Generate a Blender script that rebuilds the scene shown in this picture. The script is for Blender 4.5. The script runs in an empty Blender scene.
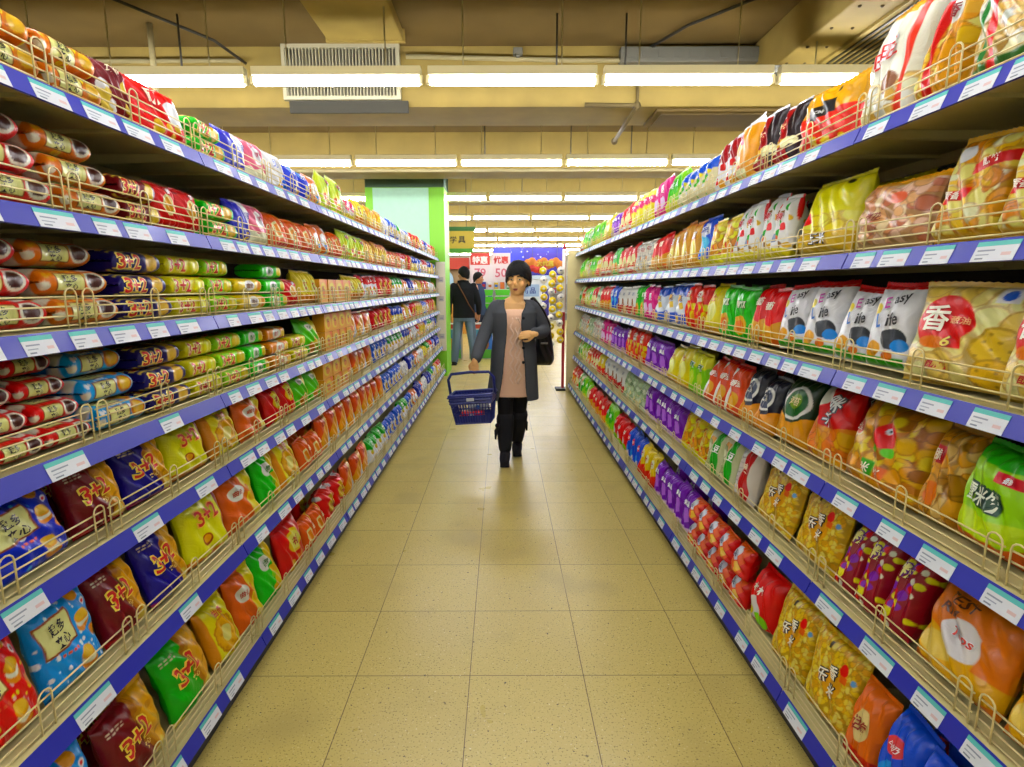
import bpy, bmesh, math, random
import numpy as np
from mathutils import Vector, Matrix
PI = math.pi
SC = bpy.context.scene
COL = SC.collection
RND = random.Random(7)

# ------------------------------------------------------------------ helpers
def lin(c):
    if isinstance(c, str):
        c = [int(c[i:i+2], 16) / 255 for i in (0, 2, 4)]
    return tuple((x / 12.92 if x <= .04045 else ((x + .055) / 1.055) ** 2.4) for x in c[:3])

MATS = {}
def mat(name, col='808080', rough=.5, metal=0., spec=.5, coat=0., emit=None, estr=0., attr=False, mul=1., bump=0., bscale=60., noise=0., nscale=20., trans=0.):
    if name in MATS: return MATS[name]
    m = bpy.data.materials.new(name); m.use_nodes = True
    nt = m.node_tree; b = nt.nodes['Principled BSDF']
    c = lin(col)
    b.inputs['Base Color'].default_value = (*c, 1)
    b.inputs['Roughness'].default_value = rough
    b.inputs['Metallic'].default_value = metal
    b.inputs['Specular IOR Level'].default_value = spec
    b.inputs['Coat Weight'].default_value = coat
    b.inputs['Coat Roughness'].default_value = .12
    if trans: b.inputs['Transmission Weight'].default_value = trans
    src = None
    if attr:
        a = nt.nodes.new('ShaderNodeAttribute'); a.attribute_name = 'Col'
        src = a.outputs['Color']
        if mul != 1.:
            q = nt.nodes.new('ShaderNodeVectorMath'); q.operation = 'SCALE'; q.inputs['Scale'].default_value = mul
            nt.links.new(src, q.inputs[0]); src = q.outputs[0]
        nt.links.new(src, b.inputs['Base Color'])
    tc = None
    if bump or noise:
        tc = nt.nodes.new('ShaderNodeTexCoord')
    if noise:
        n = nt.nodes.new('ShaderNodeTexNoise'); n.inputs['Scale'].default_value = nscale; n.inputs['Detail'].default_value = 5
        nt.links.new(tc.outputs['Object'], n.inputs['Vector'])
        r = nt.nodes.new('ShaderNodeMapRange'); r.inputs[1].default_value = .3; r.inputs[2].default_value = .7
        r.inputs[3].default_value = 1 - noise; r.inputs[4].default_value = 1 + noise * .4
        nt.links.new(n.outputs['Fac'], r.inputs[0])
        mx = nt.nodes.new('ShaderNodeVectorMath'); mx.operation = 'SCALE'
        if src: nt.links.new(src, mx.inputs[0])
        else: mx.inputs[0].default_value = c
        nt.links.new(r.outputs[0], mx.inputs['Scale'])
        nt.links.new(mx.outputs[0], b.inputs['Base Color'])
    if bump:
        n2 = nt.nodes.new('ShaderNodeTexNoise'); n2.inputs['Scale'].default_value = bscale; n2.inputs['Detail'].default_value = 3
        n2.inputs['Distortion'].default_value = 1.2
        nt.links.new(tc.outputs['Object'], n2.inputs['Vector'])
        bp = nt.nodes.new('ShaderNodeBump'); bp.inputs['Strength'].default_value = bump; bp.inputs['Distance'].default_value = .01
        nt.links.new(n2.outputs['Fac'], bp.inputs['Height']); nt.links.new(bp.outputs[0], b.inputs['Normal'])
    if emit:
        b.inputs['Emission Color'].default_value = (*lin(emit), 1); b.inputs['Emission Strength'].default_value = estr
    MATS[name] = m
    return m

class MB:
    """collects verts, faces, material slots and vertex colours for ONE mesh"""
    def __init__(s): s.v = []; s.f = []; s.mi = []; s.c = []; s.cur = 0; s.col = (1, 1, 1)
    def add(s, vs, fs, col=None, mi=None):
        o = len(s.v); s.v.extend([tuple(map(float, p)) for p in vs])
        cl = lin(col) if isinstance(col, str) else (col if col is not None else s.col)
        if isinstance(cl, np.ndarray): s.c.extend([tuple(x) for x in cl])
        else: s.c.extend([cl] * len(vs))
        s.f.extend([tuple(o + i for i in f) for f in fs]); s.mi.extend([s.cur if mi is None else mi] * len(fs))
    def box(s, x0, x1, y0, y1, z0, z1, col=None, mi=None, bev=0.):
        if bev:
            b = min(bev, (x1 - x0) * .45, (y1 - y0) * .45, (z1 - z0) * .45)
            bm = bmesh.new(); bmesh.ops.create_cube(bm, size=1)
            for v in bm.verts: v.co = Vector(((x0 + x1) / 2 + v.co.x * (x1 - x0), (y0 + y1) / 2 + v.co.y * (y1 - y0), (z0 + z1) / 2 + v.co.z * (z1 - z0)))
            bmesh.ops.bevel(bm, geom=bm.edges[:], offset=b, segments=2, affect='EDGES', profile=.5)
            bm.verts.index_update()
            s.add([v.co[:] for v in bm.verts], [[v.index for v in f.verts] for f in bm.faces], col, mi); bm.free(); return
        vs = [(x, y, z) for x in (x0, x1) for y in (y0, y1) for z in (z0, z1)]
        s.add(vs, [(0, 1, 3, 2), (4, 6, 7, 5), (0, 4, 5, 1), (2, 3, 7, 6), (0, 2, 6, 4), (1, 5, 7, 3)], col, mi)
    def tube(s, pts, r, n=6, col=None, mi=None, caps=True):
        P = [Vector(p) for p in pts]
        R = r if isinstance(r, (list, tuple)) else [r] * len(P)
        up = None; rings = []
        for i, p in enumerate(P):
            a = P[max(i - 1, 0)]; b = P[min(i + 1, len(P) - 1)]
            t = (b - a).normalized()
            if up is None:
                up = Vector((0, 0, 1)) if abs(t.z) < .9 else Vector((0, 1, 0))
            x = t.cross(up)
            if x.length < 1e-5: x = t.cross(Vector((1, .3, 0)))
            x.normalize(); y = x.cross(t).normalized(); up = y
            rr = R[i]; rx, ry = (rr if isinstance(rr, tuple) else (rr, rr))
            rings.append([p + x * (rx * math.cos(2 * PI * k / n)) + y * (ry * math.sin(2 * PI * k / n)) for k in range(n)])
        vs = [q for g in rings for q in g]; fs = []
        for i in range(len(P) - 1):
            for k in range(n):
                fs.append((i * n + k, i * n + (k + 1) % n, (i + 1) * n + (k + 1) % n, (i + 1) * n + k))
        if caps:
            fs.append(tuple(range(n))[::-1]); fs.append(tuple((len(P) - 1) * n + k for k in range(n)))
        s.add(vs, fs, col, mi)
    def ball(s, c, r, nu=12, nv=8, col=None, mi=None, rot=None):
        r = r if isinstance(r, (list, tuple)) else (r, r, r)
        M = rot or Matrix.Identity(3); c = Vector(c)
        vs = [c + M @ Vector((0, 0, r[2]))]; fs = []
        for j in range(1, nv):
            t = PI * j / nv
            for k in range(nu):
                a = 2 * PI * k / nu
                vs.append(c + M @ Vector((r[0] * math.sin(t) * math.cos(a), r[1] * math.sin(t) * math.sin(a), r[2] * math.cos(t))))
        vs.append(c + M @ Vector((0, 0, -r[2])))
        for k in range(nu): fs.append((0, 1 + k, 1 + (k + 1) % nu))
        for j in range(nv - 2):
            for k in range(nu):
                a = 1 + j * nu + k; b = 1 + j * nu + (k + 1) % nu
                fs.append((a, a + nu, b + nu, b))
        e = len(vs) - 1; q = 1 + (nv - 2) * nu
        for k in range(nu): fs.append((e, q + (k + 1) % nu, q + k))
        s.add(vs, fs, col, mi)
    def mesh(s, name, mats, smooth=False):
        me = bpy.data.meshes.new(name); me.from_pydata(s.v, [], s.f)
        for m in (mats if isinstance(mats, (list, tuple)) else [mats]): me.materials.append(m)
        if len(me.materials) > 1: me.polygons.foreach_set('material_index', s.mi)
        at = me.color_attributes.new('Col', 'FLOAT_COLOR', 'POINT')
        c = np.ones((len(s.v), 4), np.float32)
        if s.v: c[:, :3] = np.array(s.c, np.float32)
        at.data.foreach_set('color', c.ravel())
        if smooth: me.polygons.foreach_set('use_smooth', [True] * len(me.polygons))
        me.update(); return me

def link(name, me, parent=None, loc=(0, 0, 0), rot=(0, 0, 0)):
    o = bpy.data.objects.new(name, me); COL.objects.link(o)
    if parent is not None: o.parent = parent
    o.location = loc; o.rotation_euler = rot
    return o
def tag(o, label, cat, group=None):
    o['label'] = label; o['category'] = cat
    if group: o['group'] = group
    return o
def struct(o, label=None):
    o['kind'] = 'structure'
    if label: o['label'] = label
    return o
def empty(name, loc=(0, 0, 0), rz=0.):
    o = bpy.data.objects.new(name, None); COL.objects.link(o); o.location = loc; o.rotation_euler = (0, 0, rz); o.empty_display_size = .1
    return o
ORD = ('first second third fourth fifth sixth seventh eighth ninth tenth eleventh twelfth thirteenth fourteenth fifteenth sixteenth seventeenth '
       'eighteenth nineteenth twentieth').split()
def ordn(i): return ORD[i] if i < 20 else 'number %d' % (i + 1)

# ------------------------------------------------------------------ printed artwork: colours on a grid, lettering as raised print
def vivid(C, k=1.22):
    """full-strength printing inks"""
    C = np.asarray(C, float); L = (C * np.array([.2126, .7152, .0722])).sum(-1, keepdims=True)
    return np.clip(L + (C - L) * k, .002, .74)
class Art:
    def __init__(s, ops, asp, seed=0): s.ops = ops; s.asp = asp; s.seed = seed
    def paint(s, U, V):
        """colour at grid points, averaged over the cell so that printed edges stay clean"""
        U = np.asarray(U, float); V = np.asarray(V, float)
        du = np.abs(np.gradient(U, axis=-1)) if U.ndim == 2 and U.shape[1] > 1 else np.zeros_like(U)
        dv = np.abs(np.gradient(V, axis=0)) if V.ndim == 2 and V.shape[0] > 1 else np.zeros_like(V)
        if du.max() > .2 or dv.max() > .2: du = np.minimum(du, .03); dv = np.minimum(dv, .03)
        acc = 0
        for a, b in ((-.3, -.12), (.12, -.3), (.3, .12), (-.12, .3)): acc = acc + s.paint1(U + a * du, V + b * dv)
        return vivid(acc / 4)
    def paint1(s, U, V):
        U = np.asarray(U); V = np.asarray(V); C = np.ones(U.shape + (3,)) * .8; A = s.asp
        for op in s.ops:
            k = op[0]
            if k == 'F': C[:] = lin(op[1])
            elif k == 'B':                      # horizontal band v0..v1 with a wavy edge
                amp = op[4] if len(op) > 4 else 0; fr = op[5] if len(op) > 5 else 2
                w = amp * np.sin(U * fr * 2 * PI + 1)
                C[(V > op[1] + w) & (V < op[2] + w)] = lin(op[3])
            elif k == 'VB':
                amp = op[4] if len(op) > 4 else 0; fr = op[5] if len(op) > 5 else 2
                w = amp * np.sin(V * fr * 2 * PI + 1)
                C[(U > op[1] + w) & (U < op[2] + w)] = lin(op[3])
            elif k == 'D':                      # disc: cu cv r(col in v units) col stretch
                sx = op[5] if len(op) > 5 else 1
                C[((U - op[1]) * A / sx) ** 2 + (V - op[2]) ** 2 < op[3] ** 2] = lin(op[4])
            elif k == 'R':
                rot = op[6] if len(op) > 6 else 0
                cu, cv = (op[1] + op[3]) / 2, (op[2] + op[4]) / 2
                x = (U - cu) * A; y = V - cv
                x, y = x * math.cos(rot) + y * math.sin(rot), -x * math.sin(rot) + y * math.cos(rot)
                C[(abs(x) < (op[3] - op[1]) / 2 * A) & (abs(y) < (op[4] - op[2]) / 2)] = lin(op[5])
            elif k == 'DG': C[op[1] * U + op[2] * V > op[3]] = lin(op[4])
            elif k == 'SP':                     # scattered spots: n r0 r1 cols seed box
                g = random.Random(op[5]); bx = op[6] if len(op) > 6 else (0, 0, 1, 1)
                for _ in range(op[1]):
                    cu = g.uniform(bx[0], bx[2]); cv = g.uniform(bx[1], bx[3]); r = g.uniform(op[2], op[3])
                    C[((U - cu) * A) ** 2 + (V - cv) ** 2 < r * r] = lin(g.choice(op[4]))
            elif k == 'MO':                     # packed pieces showing through the film: cols n seed box
                g = random.Random(op[3]); bx = op[4] if len(op) > 4 else (0, 0, 1, 1)
                m0 = (U >= bx[0]) & (U <= bx[2]) & (V >= bx[1]) & (V <= bx[3])
                R0 = .75 / math.sqrt(op[2])
                C[m0] = np.array(lin(op[1][0])) * .55
                for _ in range(int(op[2] * 2.2)):
                    cu = g.uniform(bx[0], bx[2]); cv = g.uniform(bx[1], bx[3]); r = R0 * g.uniform(.7, 1.15); an = g.uniform(0, PI); q = g.uniform(.45, 1); c = np.array(lin(g.choice(op[1])))
                    x = (U - cu) * A; y = V - cv
                    near = m0 & (abs(x) < r * 1.1) & (abs(y) < r * 1.1)
                    if not near.any(): continue
                    xn, yn = x[near], y[near]
                    d = np.hypot(xn * math.cos(an) + yn * math.sin(an), (-xn * math.sin(an) + yn * math.cos(an)) / q) / r
                    cc = C[near]; cc[d < 1] = c * .6; cc[d < .84] = c; C[near] = cc
            elif k == 'BI':                     # a biscuit: cu cv r col
                x = (U - op[1]) * A; y = V - op[2]; r = np.hypot(x, y); c = np.array(lin(op[4] if len(op) > 4 else 'e9ae55'))
                m = r < op[3]
                cc = np.where((r > op[3] * .86)[..., None], c * .6, c)
                hole = (np.sin(x / op[3] * 8) * np.sin(y / op[3] * 8) > .75)
                cc = np.where(hole[..., None], c * .5, cc)
                C[m] = cc[m]
            elif k == 'RG':                     # ragged cracker: cu cv r col teeth amp
                x = (U - op[1]) * A; y = V - op[2]; r = np.hypot(x, y); th = np.arctan2(y, x)
                rr = op[3] * (1 + op[6] * (np.sin(th * op[5]) * .6 + np.sin(th * op[5] * 2.3 + 1) * .4))
                c = np.array(lin(op[4])); m = r < rr
                cc = np.where((r > rr * .88)[..., None], c * .62, c)
                cc = np.where((np.sin(x / op[3] * 9) * np.sin(y / op[3] * 9 + .5) > .7)[..., None], c * .7, cc)
                C[m] = cc[m]
            elif k == 'SW':                     # sandwich biscuit in perspective: cu cv r cream
                for dv, cl, f in ((-.55, 'd98d35', 1.), (-.1, op[4], .95), (.3, 'e8a043', 1.), (.42, 'f0b65e', .8)):
                    C[((U - op[1]) * A) ** 2 + ((V - op[2] - dv * op[3]) * 1.6) ** 2 < (op[3] * f) ** 2] = lin(cl)
            elif k == 'ZZ':                     # rows of tiny illegible small print: u0 v0 u1 v1 rows col
                n = op[5]; t = (V - op[2]) / (op[4] - op[2]) * n
                m = (U > op[1]) & (U < op[3]) & (t > 0) & (t < n) & ((t % 1) < .55) & (np.sin(U * 90 + np.floor(t) * 5) > -.5)
                C[m] = lin(op[6])
        return C

_TX = {}
def glyphs(s, bold):
    key = (s, bold)
    if key in _TX: return _TX[key]
    c = bpy.data.curves.new('lettering', 'FONT'); c.body = s; c.fill_mode = 'FRONT'; c.resolution_u = 2; c.offset = bold
    c.align_x = 'CENTER'; c.space_line = .95
    o = bpy.data.objects.new('lettering', c); COL.objects.link(o)
    bpy.context.view_layer.update()
    me = bpy.data.meshes.new_from_object(o.evaluated_get(bpy.context.evaluated_depsgraph_get()))
    me.calc_loop_triangles()
    v = np.array([p.co[:2] for p in me.vertices], float).reshape(-1, 2)
    f = [tuple(t.vertices) for t in me.loop_triangles]
    bpy.data.objects.remove(o); bpy.data.curves.remove(c); bpy.data.meshes.remove(me)
    if len(v):
        lo, hi = v.min(0), v.max(0); v = v - (lo + hi) / 2
        if bold <= .02: pass
        hgt = (hi - lo)[1]
    else: hgt = 1
    # split long triangles once so the print follows a curved face
    vs = [tuple(p) for p in v]
    def mp(a, b):
        k = (min(a, b), max(a, b))
        if k not in mid: mid[k] = len(vs); vs.append(((vs[a][0] + vs[b][0]) / 2, (vs[a][1] + vs[b][1]) / 2))
        return mid[k]
    for _ in range(2):
        fs = []; mid = {}
        for a, b, cc in f:
            ab, bc, ca = mp(a, b), mp(b, cc), mp(cc, a)
            fs += [(a, ab, ca), (ab, b, bc), (ca, bc, cc), (ab, bc, ca)]
        f = fs
    _TX[key] = (np.array(vs).reshape(-1, 2), fs, hgt)
    return _TX[key]
def flat_text(mb, s, origin, ex, ey, size, col, eps=.0015, bold=.015, mi=None):
    """lettering on a plane: origin centre, ex right, ey up, cap height = size"""
    v, f, h = glyphs(s, bold); ex = Vector(ex); ey = Vector(ey); n = ex.cross(ey); o = Vector(origin)
    k = size / h
    mb.add([o + ex * (p[0] * k) + ey * (p[1] * k) + n * eps for p in v], f, col, mi)

# ------------------------------------------------------------------ pack shapes; front faces -Y, X is to the right of somebody looking at the front
class Bag:
    def __init__(s, W, H, T, seed=0, pinch=.06, low=.0, seal=.055, wr=1.):
        s.W, s.H, s.T, s.pinch, s.low, s.seal = W, H, T, pinch, low, seal
        g = random.Random(seed); s.wv = [(g.uniform(1, 5), g.uniform(1, 4), g.uniform(0, 6), g.uniform(.3, 1) * .042 * T * wr) for _ in range(5)]
        s.ph = [g.uniform(0, 6) for _ in range(6)]
    def pos(s, u, v, side):
        u = np.asarray(u, float); v = np.asarray(v, float)
        a = np.abs(2 * u - 1); vb = .022; vt = 1 - s.seal
        t = np.clip((v - vb) / (vt - vb), 0, 1)
        f = np.clip(1 - a ** 3.4, 0, 1) ** .6
        q = np.abs(2 * t ** (1 + s.low * -.25) - 1)
        g = np.clip(1 - np.where(t < .5, q ** 9, q ** 3.4), 0, 1) ** .58
        w = 1 - s.pinch * np.sin(PI * np.clip(v, 0, 1)) ** .8
        d = s.T / 2 * f * g * (1 - s.low * .35 * (t - .35))
        for fu, fv, p, A in s.wv:
            d = d + A * np.sin(2 * PI * (fu * u + fv * v) + p) * f * g
        # gathers running from the seals
        d = d + .075 * s.T * np.sin(u * 34 + 6 * np.sin(v * 4 + s.ph[4]) * .4 + s.ph[0]) * f * (np.exp(-((v - vt) / .09) ** 2) + .7 * np.exp(-((v - vb) / .08) ** 2)) * np.clip(t * 12, 0, 1) * np.clip((1 - t) * 12, 0, 1)
        x = (u - .5) * s.W * w + .012 * s.W * np.sin(v * 5 + s.ph[1]) * np.sin(PI * v)
        z = v * s.H + .012 * s.H * np.sin(u * 4 + s.ph[2]) * v
        y = -side * d + .07 * s.T * np.sin(v * 3 + s.ph[3])
        return np.stack([x, y, z], -1)
    def body(s, mb, art, nu, nv, back=None, v1=None):
        v1 = 1 - s.seal if v1 is None else v1
        U, V = np.meshgrid(np.linspace(0, 1, nu), np.linspace(0, v1, nv))
        C = art.paint(U, V)
        for side in (1, -1):
            Pp = s.pos(U, V, side).reshape(-1, 3); n = nu; fs = []
            for j in range(nv - 1):
                for i in range(nu - 1):
                    a = j * n + i; q = (a, a + 1, a + n + 1, a + n)
                    fs.append(q if side == 1 else q[::-1])
            if side == 1: mb.add(Pp, fs, C.reshape(-1, 3))
            else: mb.add(Pp, fs, back if back else C.reshape(-1, 3))
    def top(s, mb, art, nu=26):
        U, V = np.meshgrid(np.linspace(0, 1, nu), [1 - s.seal, 1 - s.seal * .66, 1 - s.seal * .33, 1.])
        C = art.paint(U, V)
        P = s.pos(U, V, 1); z = np.zeros_like(U); z[1:, ::2] = .0012; P[..., 1] += z - .0006
        P[-1, ::2, 2] -= .003
        n = nu
        for sgn in (0, 1):
            Q = P.copy(); Q[..., 1] += sgn * .0012 - .0006
            fs = [(j * n + i, j * n + i + 1, (j + 1) * n + i + 1, (j + 1) * n + i) for j in range(3) for i in range(n - 1)]
            mb.add(Q.reshape(-1, 3), [q[::-1] for q in fs] if sgn else fs, C.reshape(-1, 3))
    def text(s, mb, t):
        st, cu, cv, hv, col, out = t[:6]; rot = t[6] if len(t) > 6 else 0
        for bold, c, eps in ((.075, out, .003), (.018, col, .005)):
            if c is None: continue
            v, f, h = glyphs(st, bold); k = hv * s.H / glyphs(st, .018)[2]
            x = v[:, 0] * k; y = v[:, 1] * k
            x, y = x * math.cos(rot) - y * math.sin(rot), x * math.sin(rot) + y * math.cos(rot)
            P = s.pos(np.clip(cu + x / s.W, .03, .97), np.clip(cv + y / s.H, .02, .99), 1); P[:, 1] -= eps
            mb.add(P, f, c)

class Brick:
    """flow-wrapped block lying down, end fins left and right"""
    def __init__(s, W, H, T, seed=0, rnd=3.2):
        s.W, s.H, s.T, s.rnd = W, H, T, rnd
        g = random.Random(seed); s.ph = [g.uniform(0, 6) for _ in range(4)]
    def sec(s, u):
        a = np.abs(2 * np.asarray(u, float) - 1) / .93
        k = np.clip(1 - np.clip(a, 0, 1) ** 16, 0, 1) ** .5
        return .06 + .94 * k, .88 + .12 * k
    def pos_ring(s, u, ph):
        kz, ky = s.sec(u); e = 2 / s.rnd
        c, sn = np.cos(ph), np.sin(ph)
        w = 1 + .025 * np.sin(u * 17 + ph * 2 + s.ph[0]) + .02 * np.sin(u * 31 + s.ph[1])
        y = -np.sign(c) * np.abs(c) ** e * s.T / 2 * ky * w
        z = s.H / 2 + np.sign(sn) * np.abs(sn) ** e * s.H / 2 * kz * np.minimum(w, 1)
        x = (u - .5) * s.W
        return np.stack([x + 0 * y, y, z], -1)
    def body(s, mb, art, nu, nr, u0=.035, u1=.965):
        U, PH = np.meshgrid(np.linspace(u0, u1, nu), np.linspace(0, 2 * PI, nr, endpoint=False))
        P = s.pos_ring(U, PH)
        front = (np.cos(PH) > 0) & (np.abs(np.sin(PH)) ** (2 / s.rnd) < np.abs(np.cos(PH)) ** (2 / s.rnd))
        V = np.where(front, P[..., 2] / s.H, .5 - P[..., 1] * -1 / s.T)
        V = np.where(~front, .5 + P[..., 1] / s.T, V)
        C = art.paint(U, np.clip(V, 0, 1))
        fs = [(((j + 1) % nr) * nu + i, j * nu + i, j * nu + i + 1, ((j + 1) % nr) * nu + i + 1) for j in range(nr) for i in range(nu - 1)]
        fs = [f[::-1] for f in fs]
        mb.add(P.reshape(-1, 3), fs, C.reshape(-1, 3))
    def fin(s, mb, art, sgn):
        a, b = ((.965, 1.) if sgn > 0 else (0., .035))
        U, Q = np.meshgrid(np.linspace(a, b, 4), np.linspace(-1, 1, 15))
        _, ky = s.sec(np.full_like(U, a if sgn > 0 else b))
        y = Q * s.T / 2 * ky
        z = np.full_like(U, s.H * .5); z[::2, :] += .0025
        C = art.paint(U, Q * .5 + .5)
        for k in (0, 1):
            P = np.stack([(U - .5) * s.W, y, z + k * .0015], -1).reshape(-1, 3)
            fs = [(j * 4 + i, j * 4 + i + 1, (j + 1) * 4 + i + 1, (j + 1) * 4 + i) for j in range(14) for i in range(3)]
            mb.add(P, fs if k else [f[::-1] for f in fs], C.reshape(-1, 3))
    def text(s, mb, t):
        st, cu, cv, hv, col, out = t[:6]
        for face in (0, 1):
            hh = s.H if face == 0 else s.T * .8
            for bold, c, eps in ((.075, out, .0016), (.018, col, .0026)):
                if c is None: continue
                v, f, h = glyphs(st, bold); k = hv * min(s.H, hh) / glyphs(st, .018)[2]
                k *= 1 if face == 0 else 1.1
                u = np.clip(cu + v[:, 0] * k / s.W, .04, .96)
                if face == 0:
                    z = cv * s.H + v[:, 1] * k
                    ph = np.arcsin(np.clip((z / s.H - .5) * 2, -.97, .97)); sg = np.abs(np.clip((z / s.H - .5) * 2, -.98, .98)) ** (s.rnd / 2)
                    ph = np.arcsin(sg) * np.sign(z / s.H - .5)
                    P = s.pos_ring(u, ph); P[:, 1] -= eps
                else:
                    y = (cv - .5) * s.T + v[:, 1] * k
                    q = np.clip(-y / (s.T / 2), -.95, .95); cs = np.abs(q) ** (s.rnd / 2) * np.sign(q)
                    P = s.pos_ring(u, np.arccos(cs)); P[:, 2] += eps
                mb.add(P, f, c)

class Carton:
    def __init__(s, W, H, T, seed=0): s.W, s.H, s.T = W, H, T
    def body(s, mb, art, nu, nv):
        W, H, T = s.W, s.H, s.T; b = .003
        def sheet(o, ex, ey, U, V, C):
            P = np.array(o) + U[..., None] * np.array(ex) + V[..., None] * np.array(ey); n = U.shape[1]
            fs = [(j * n + i, j * n + i + 1, (j + 1) * n + i + 1, (j + 1) * n + i) for j in range(U.shape[0] - 1) for i in range(n - 1)]
            mb.add(P.reshape(-1, 3), fs, C.reshape(-1, 3))
        U, V = np.meshgrid(np.linspace(0, 1, nu), np.linspace(0, 1, nv)); C = art.paint(U, V)
        sheet((-W / 2, -T / 2, 0), (W, 0, 0), (0, 0, H), U, V, C)
        sheet((W / 2, T / 2, 0), (-W, 0, 0), (0, 0, H), U, V, C)
        u, v = np.meshgrid(np.linspace(0, 1, 6), np.linspace(0, 1, 8))
        c1 = art.paint(u * .04, v)
        sheet((W / 2, -T / 2, 0), (0, T, 0), (0, 0, H), u, v, c1); sheet((-W / 2, T / 2, 0), (0, -T, 0), (0, 0, H), u, v, c1)
        c2 = art.paint(u, v * .04 + .96)
        sheet((-W / 2, -T / 2, H), (W, 0, 0), (0, T, 0), u, v, c2); sheet((-W / 2, T / 2, 0), (W, 0, 0), (0, -T, 0), u, v, c2)
    def text(s, mb, t):
        st, cu, cv, hv, col, out = t[:6]
        for bold, c, eps in ((.075, out, .0008), (.018, col, .0014)):
            if c: 
                v, f, h = glyphs(st, bold); k = hv * s.H / glyphs(st, .018)[2]
                mb.add([((cu - .5) * s.W + p[0] * k, -s.T / 2 - eps, cv * s.H + p[1] * k) for p in v], f, c)

# ------------------------------------------------------------------ designs
DES = {}
def design(key, shape, dims, ops, texts, phrase, name, cat, lean=8, **kw):
    DES[key] = dict(shape=shape, dims=dims, ops=ops, texts=texts, phrase=phrase, name=name, cat=cat, lean=lean, kw=kw)

def three(key, base, crk, phrase, txt='d81e1e', dark=None, hgt=.245, rag='e2a44e'):
    # soft bag of sandwich crackers: dark field, ragged cracker down one side, red and yellow sum in the middle
    ops = [('F', base), ('RG', 1.02, .62, .62, 'c98538', 13, .03), ('RG', 1.05, .62, .58, rag, 13, .04),
           ('RG', .95, .12, .36, rag, 11, .05), ('D', .74, .1, .13, 'f0c46c'), ('B', -.1, .07, crk, .01, 2), ('ZZ', .08, .78, .3, .86, 2, 'c9b8a0')]
    design(key, 'bag', (.265, hgt, .085), ops, [('3+2', .38, .55, .25, txt, 'ffe14a', .12), ('夹心', .48, .36, .075, 'f4d774', None, .12)], phrase, 'biscuit_bag', 'biscuits', 15)
def three_brick(key, base, item, phrase, n='biscuit_pack', txt='d42020', out='ffe66a', H=.062, W=.215):
    ops = [('F', base), ('RG', .75, .5, .44, item, 9, .07), ('B', -.1, .12, base), ('R', .06, .16, .5, .22, 'f2d070')]
    design(key, 'brick', (W, H, .12), ops, [('3+2', .31, .52, .7, txt, out)], phrase, n, 'biscuits', 0)
def roll(key, base, item, phrase, spots=None):
    ops = [('F', base)]
    if spots: ops.append(('SP', 26, .05, .11, spots, 5))
    ops += [('D', .76, .56, .36, 'f5e6d0' if item == 'cup' else 'c47a2c', 1.25), ('D', .76, .58, .27, '3a1508' if item == 'cup' else 'f0b25a', 1.25)]
    ops += [('R', .2, .2, .6, .86, '7a4a20'), ('R', .215, .24, .585, .82, 'f3df9c'), ('D', .08, .4, .17, 'f4d9c2')]
    design(key, 'brick', (.195, .066, .12), ops, [('趣多', .4, .67, .28, '141414', None), ('夹心', .41, .37, .26, '141414', None)], phrase, 'biscuit_pack', 'biscuits', 0, rnd=2.6)
def sandwich(key, base, dots, phrase):
    ops = [('F', base), ('SP', 34, .012, .035, dots, 11), ('SW', .72, .62, .12, 'f6ead2'), ('D', .9, .42, .07, 'd98d35', 1.3), ('SW', .62, .22, .13, 'f2dcc0'),
           ('D', .75, .9, .07, 'd9963e', 1.4), ('D', .86, .77, .045, 'f4f0ea'), ('D', .86, .77, .024, 'd0302c'),
           ('R', .07, .44, .56, .82, '8a4a1c', .12), ('R', .09, .465, .54, .795, 'f3e2a2', .12), ('ZZ', .25, .36, .55, .42, 1, 'e06048')]
    design(key, 'bag', (.285, .26, .075), ops, [('趣多', .31, .7, .13, '17172a', None, .12), ('夹心', .33, .55, .13, '17172a', None, .12)], phrase, 'biscuit_bag', 'biscuits', 15)

three('maroon32', '6a101c', 'b3222c', 'maroon sandwich cracker bag')
three('navy32', '17107a', '8a2050', 'navy sandwich cracker bag')
three('green32', '14a51c', 'd8c21c', 'green sandwich cracker bag')
DES['yellow32'] = None
design('yellow32', 'bag', (.25, .25, .085), [('F', 'f3dd10'), ('VB', .84, 1.1, '8e1036', .02, 2), ('D', .36, .3, .09, '8a3a1a', 1.1), ('D', .36, .31, .06, 'e8a043', 1.1), ('B', -.1, .1, 'ef8a1a', .02, 2)],
       [('3+2', .48, .66, .24, 'd42418', 'ffc93a', .1)], 'bright yellow sandwich cracker bag', 'biscuit_bag', 'biscuits', 15)
sandwich('bluesand', '1b2fb4', ['f4ef5a', 'ffffff', '4f9be0'], 'royal blue bag of sandwich biscuits')
sandwich('redsand', 'd81420', ['ffd23a', 'ffb0b0'], 'red bag of sandwich biscuits')
sandwich('skysand', '2f8fe0', ['ffffff', 'd5ecff'], 'sky blue bag of sandwich biscuits')
roll('redroll', 'dc1a1c', 'cup', 'red coffee biscuit roll')
roll('orangeroll', 'ef7a16', 'cup', 'orange coffee biscuit roll', ['ffc42e', 'f9a01e'])
roll('skyroll', '2b9be2', 'bis', 'sky blue biscuit roll', ['e8f6ff'])
roll('caramel', 'ee7c14', 'bis', 'orange caramel biscuit roll', ['ffd23a', 'ffb020'])
three_brick('navyb', '171058', 'f0b860', 'navy sandwich biscuit block')
three_brick('yellowb', 'f2d417', 'f6e04a', 'yellow sandwich biscuit block', out='ffef9a')
three_brick('limeb', '9bd414', 'f0cd3c', 'lime green sandwich biscuit block')
three_brick('greenb', '3fb81a', 'f0b23c', 'green sandwich biscuit block')
three_brick('maroonb', '6a0d1c', 'f2c04a', 'maroon sandwich biscuit block')
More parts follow.
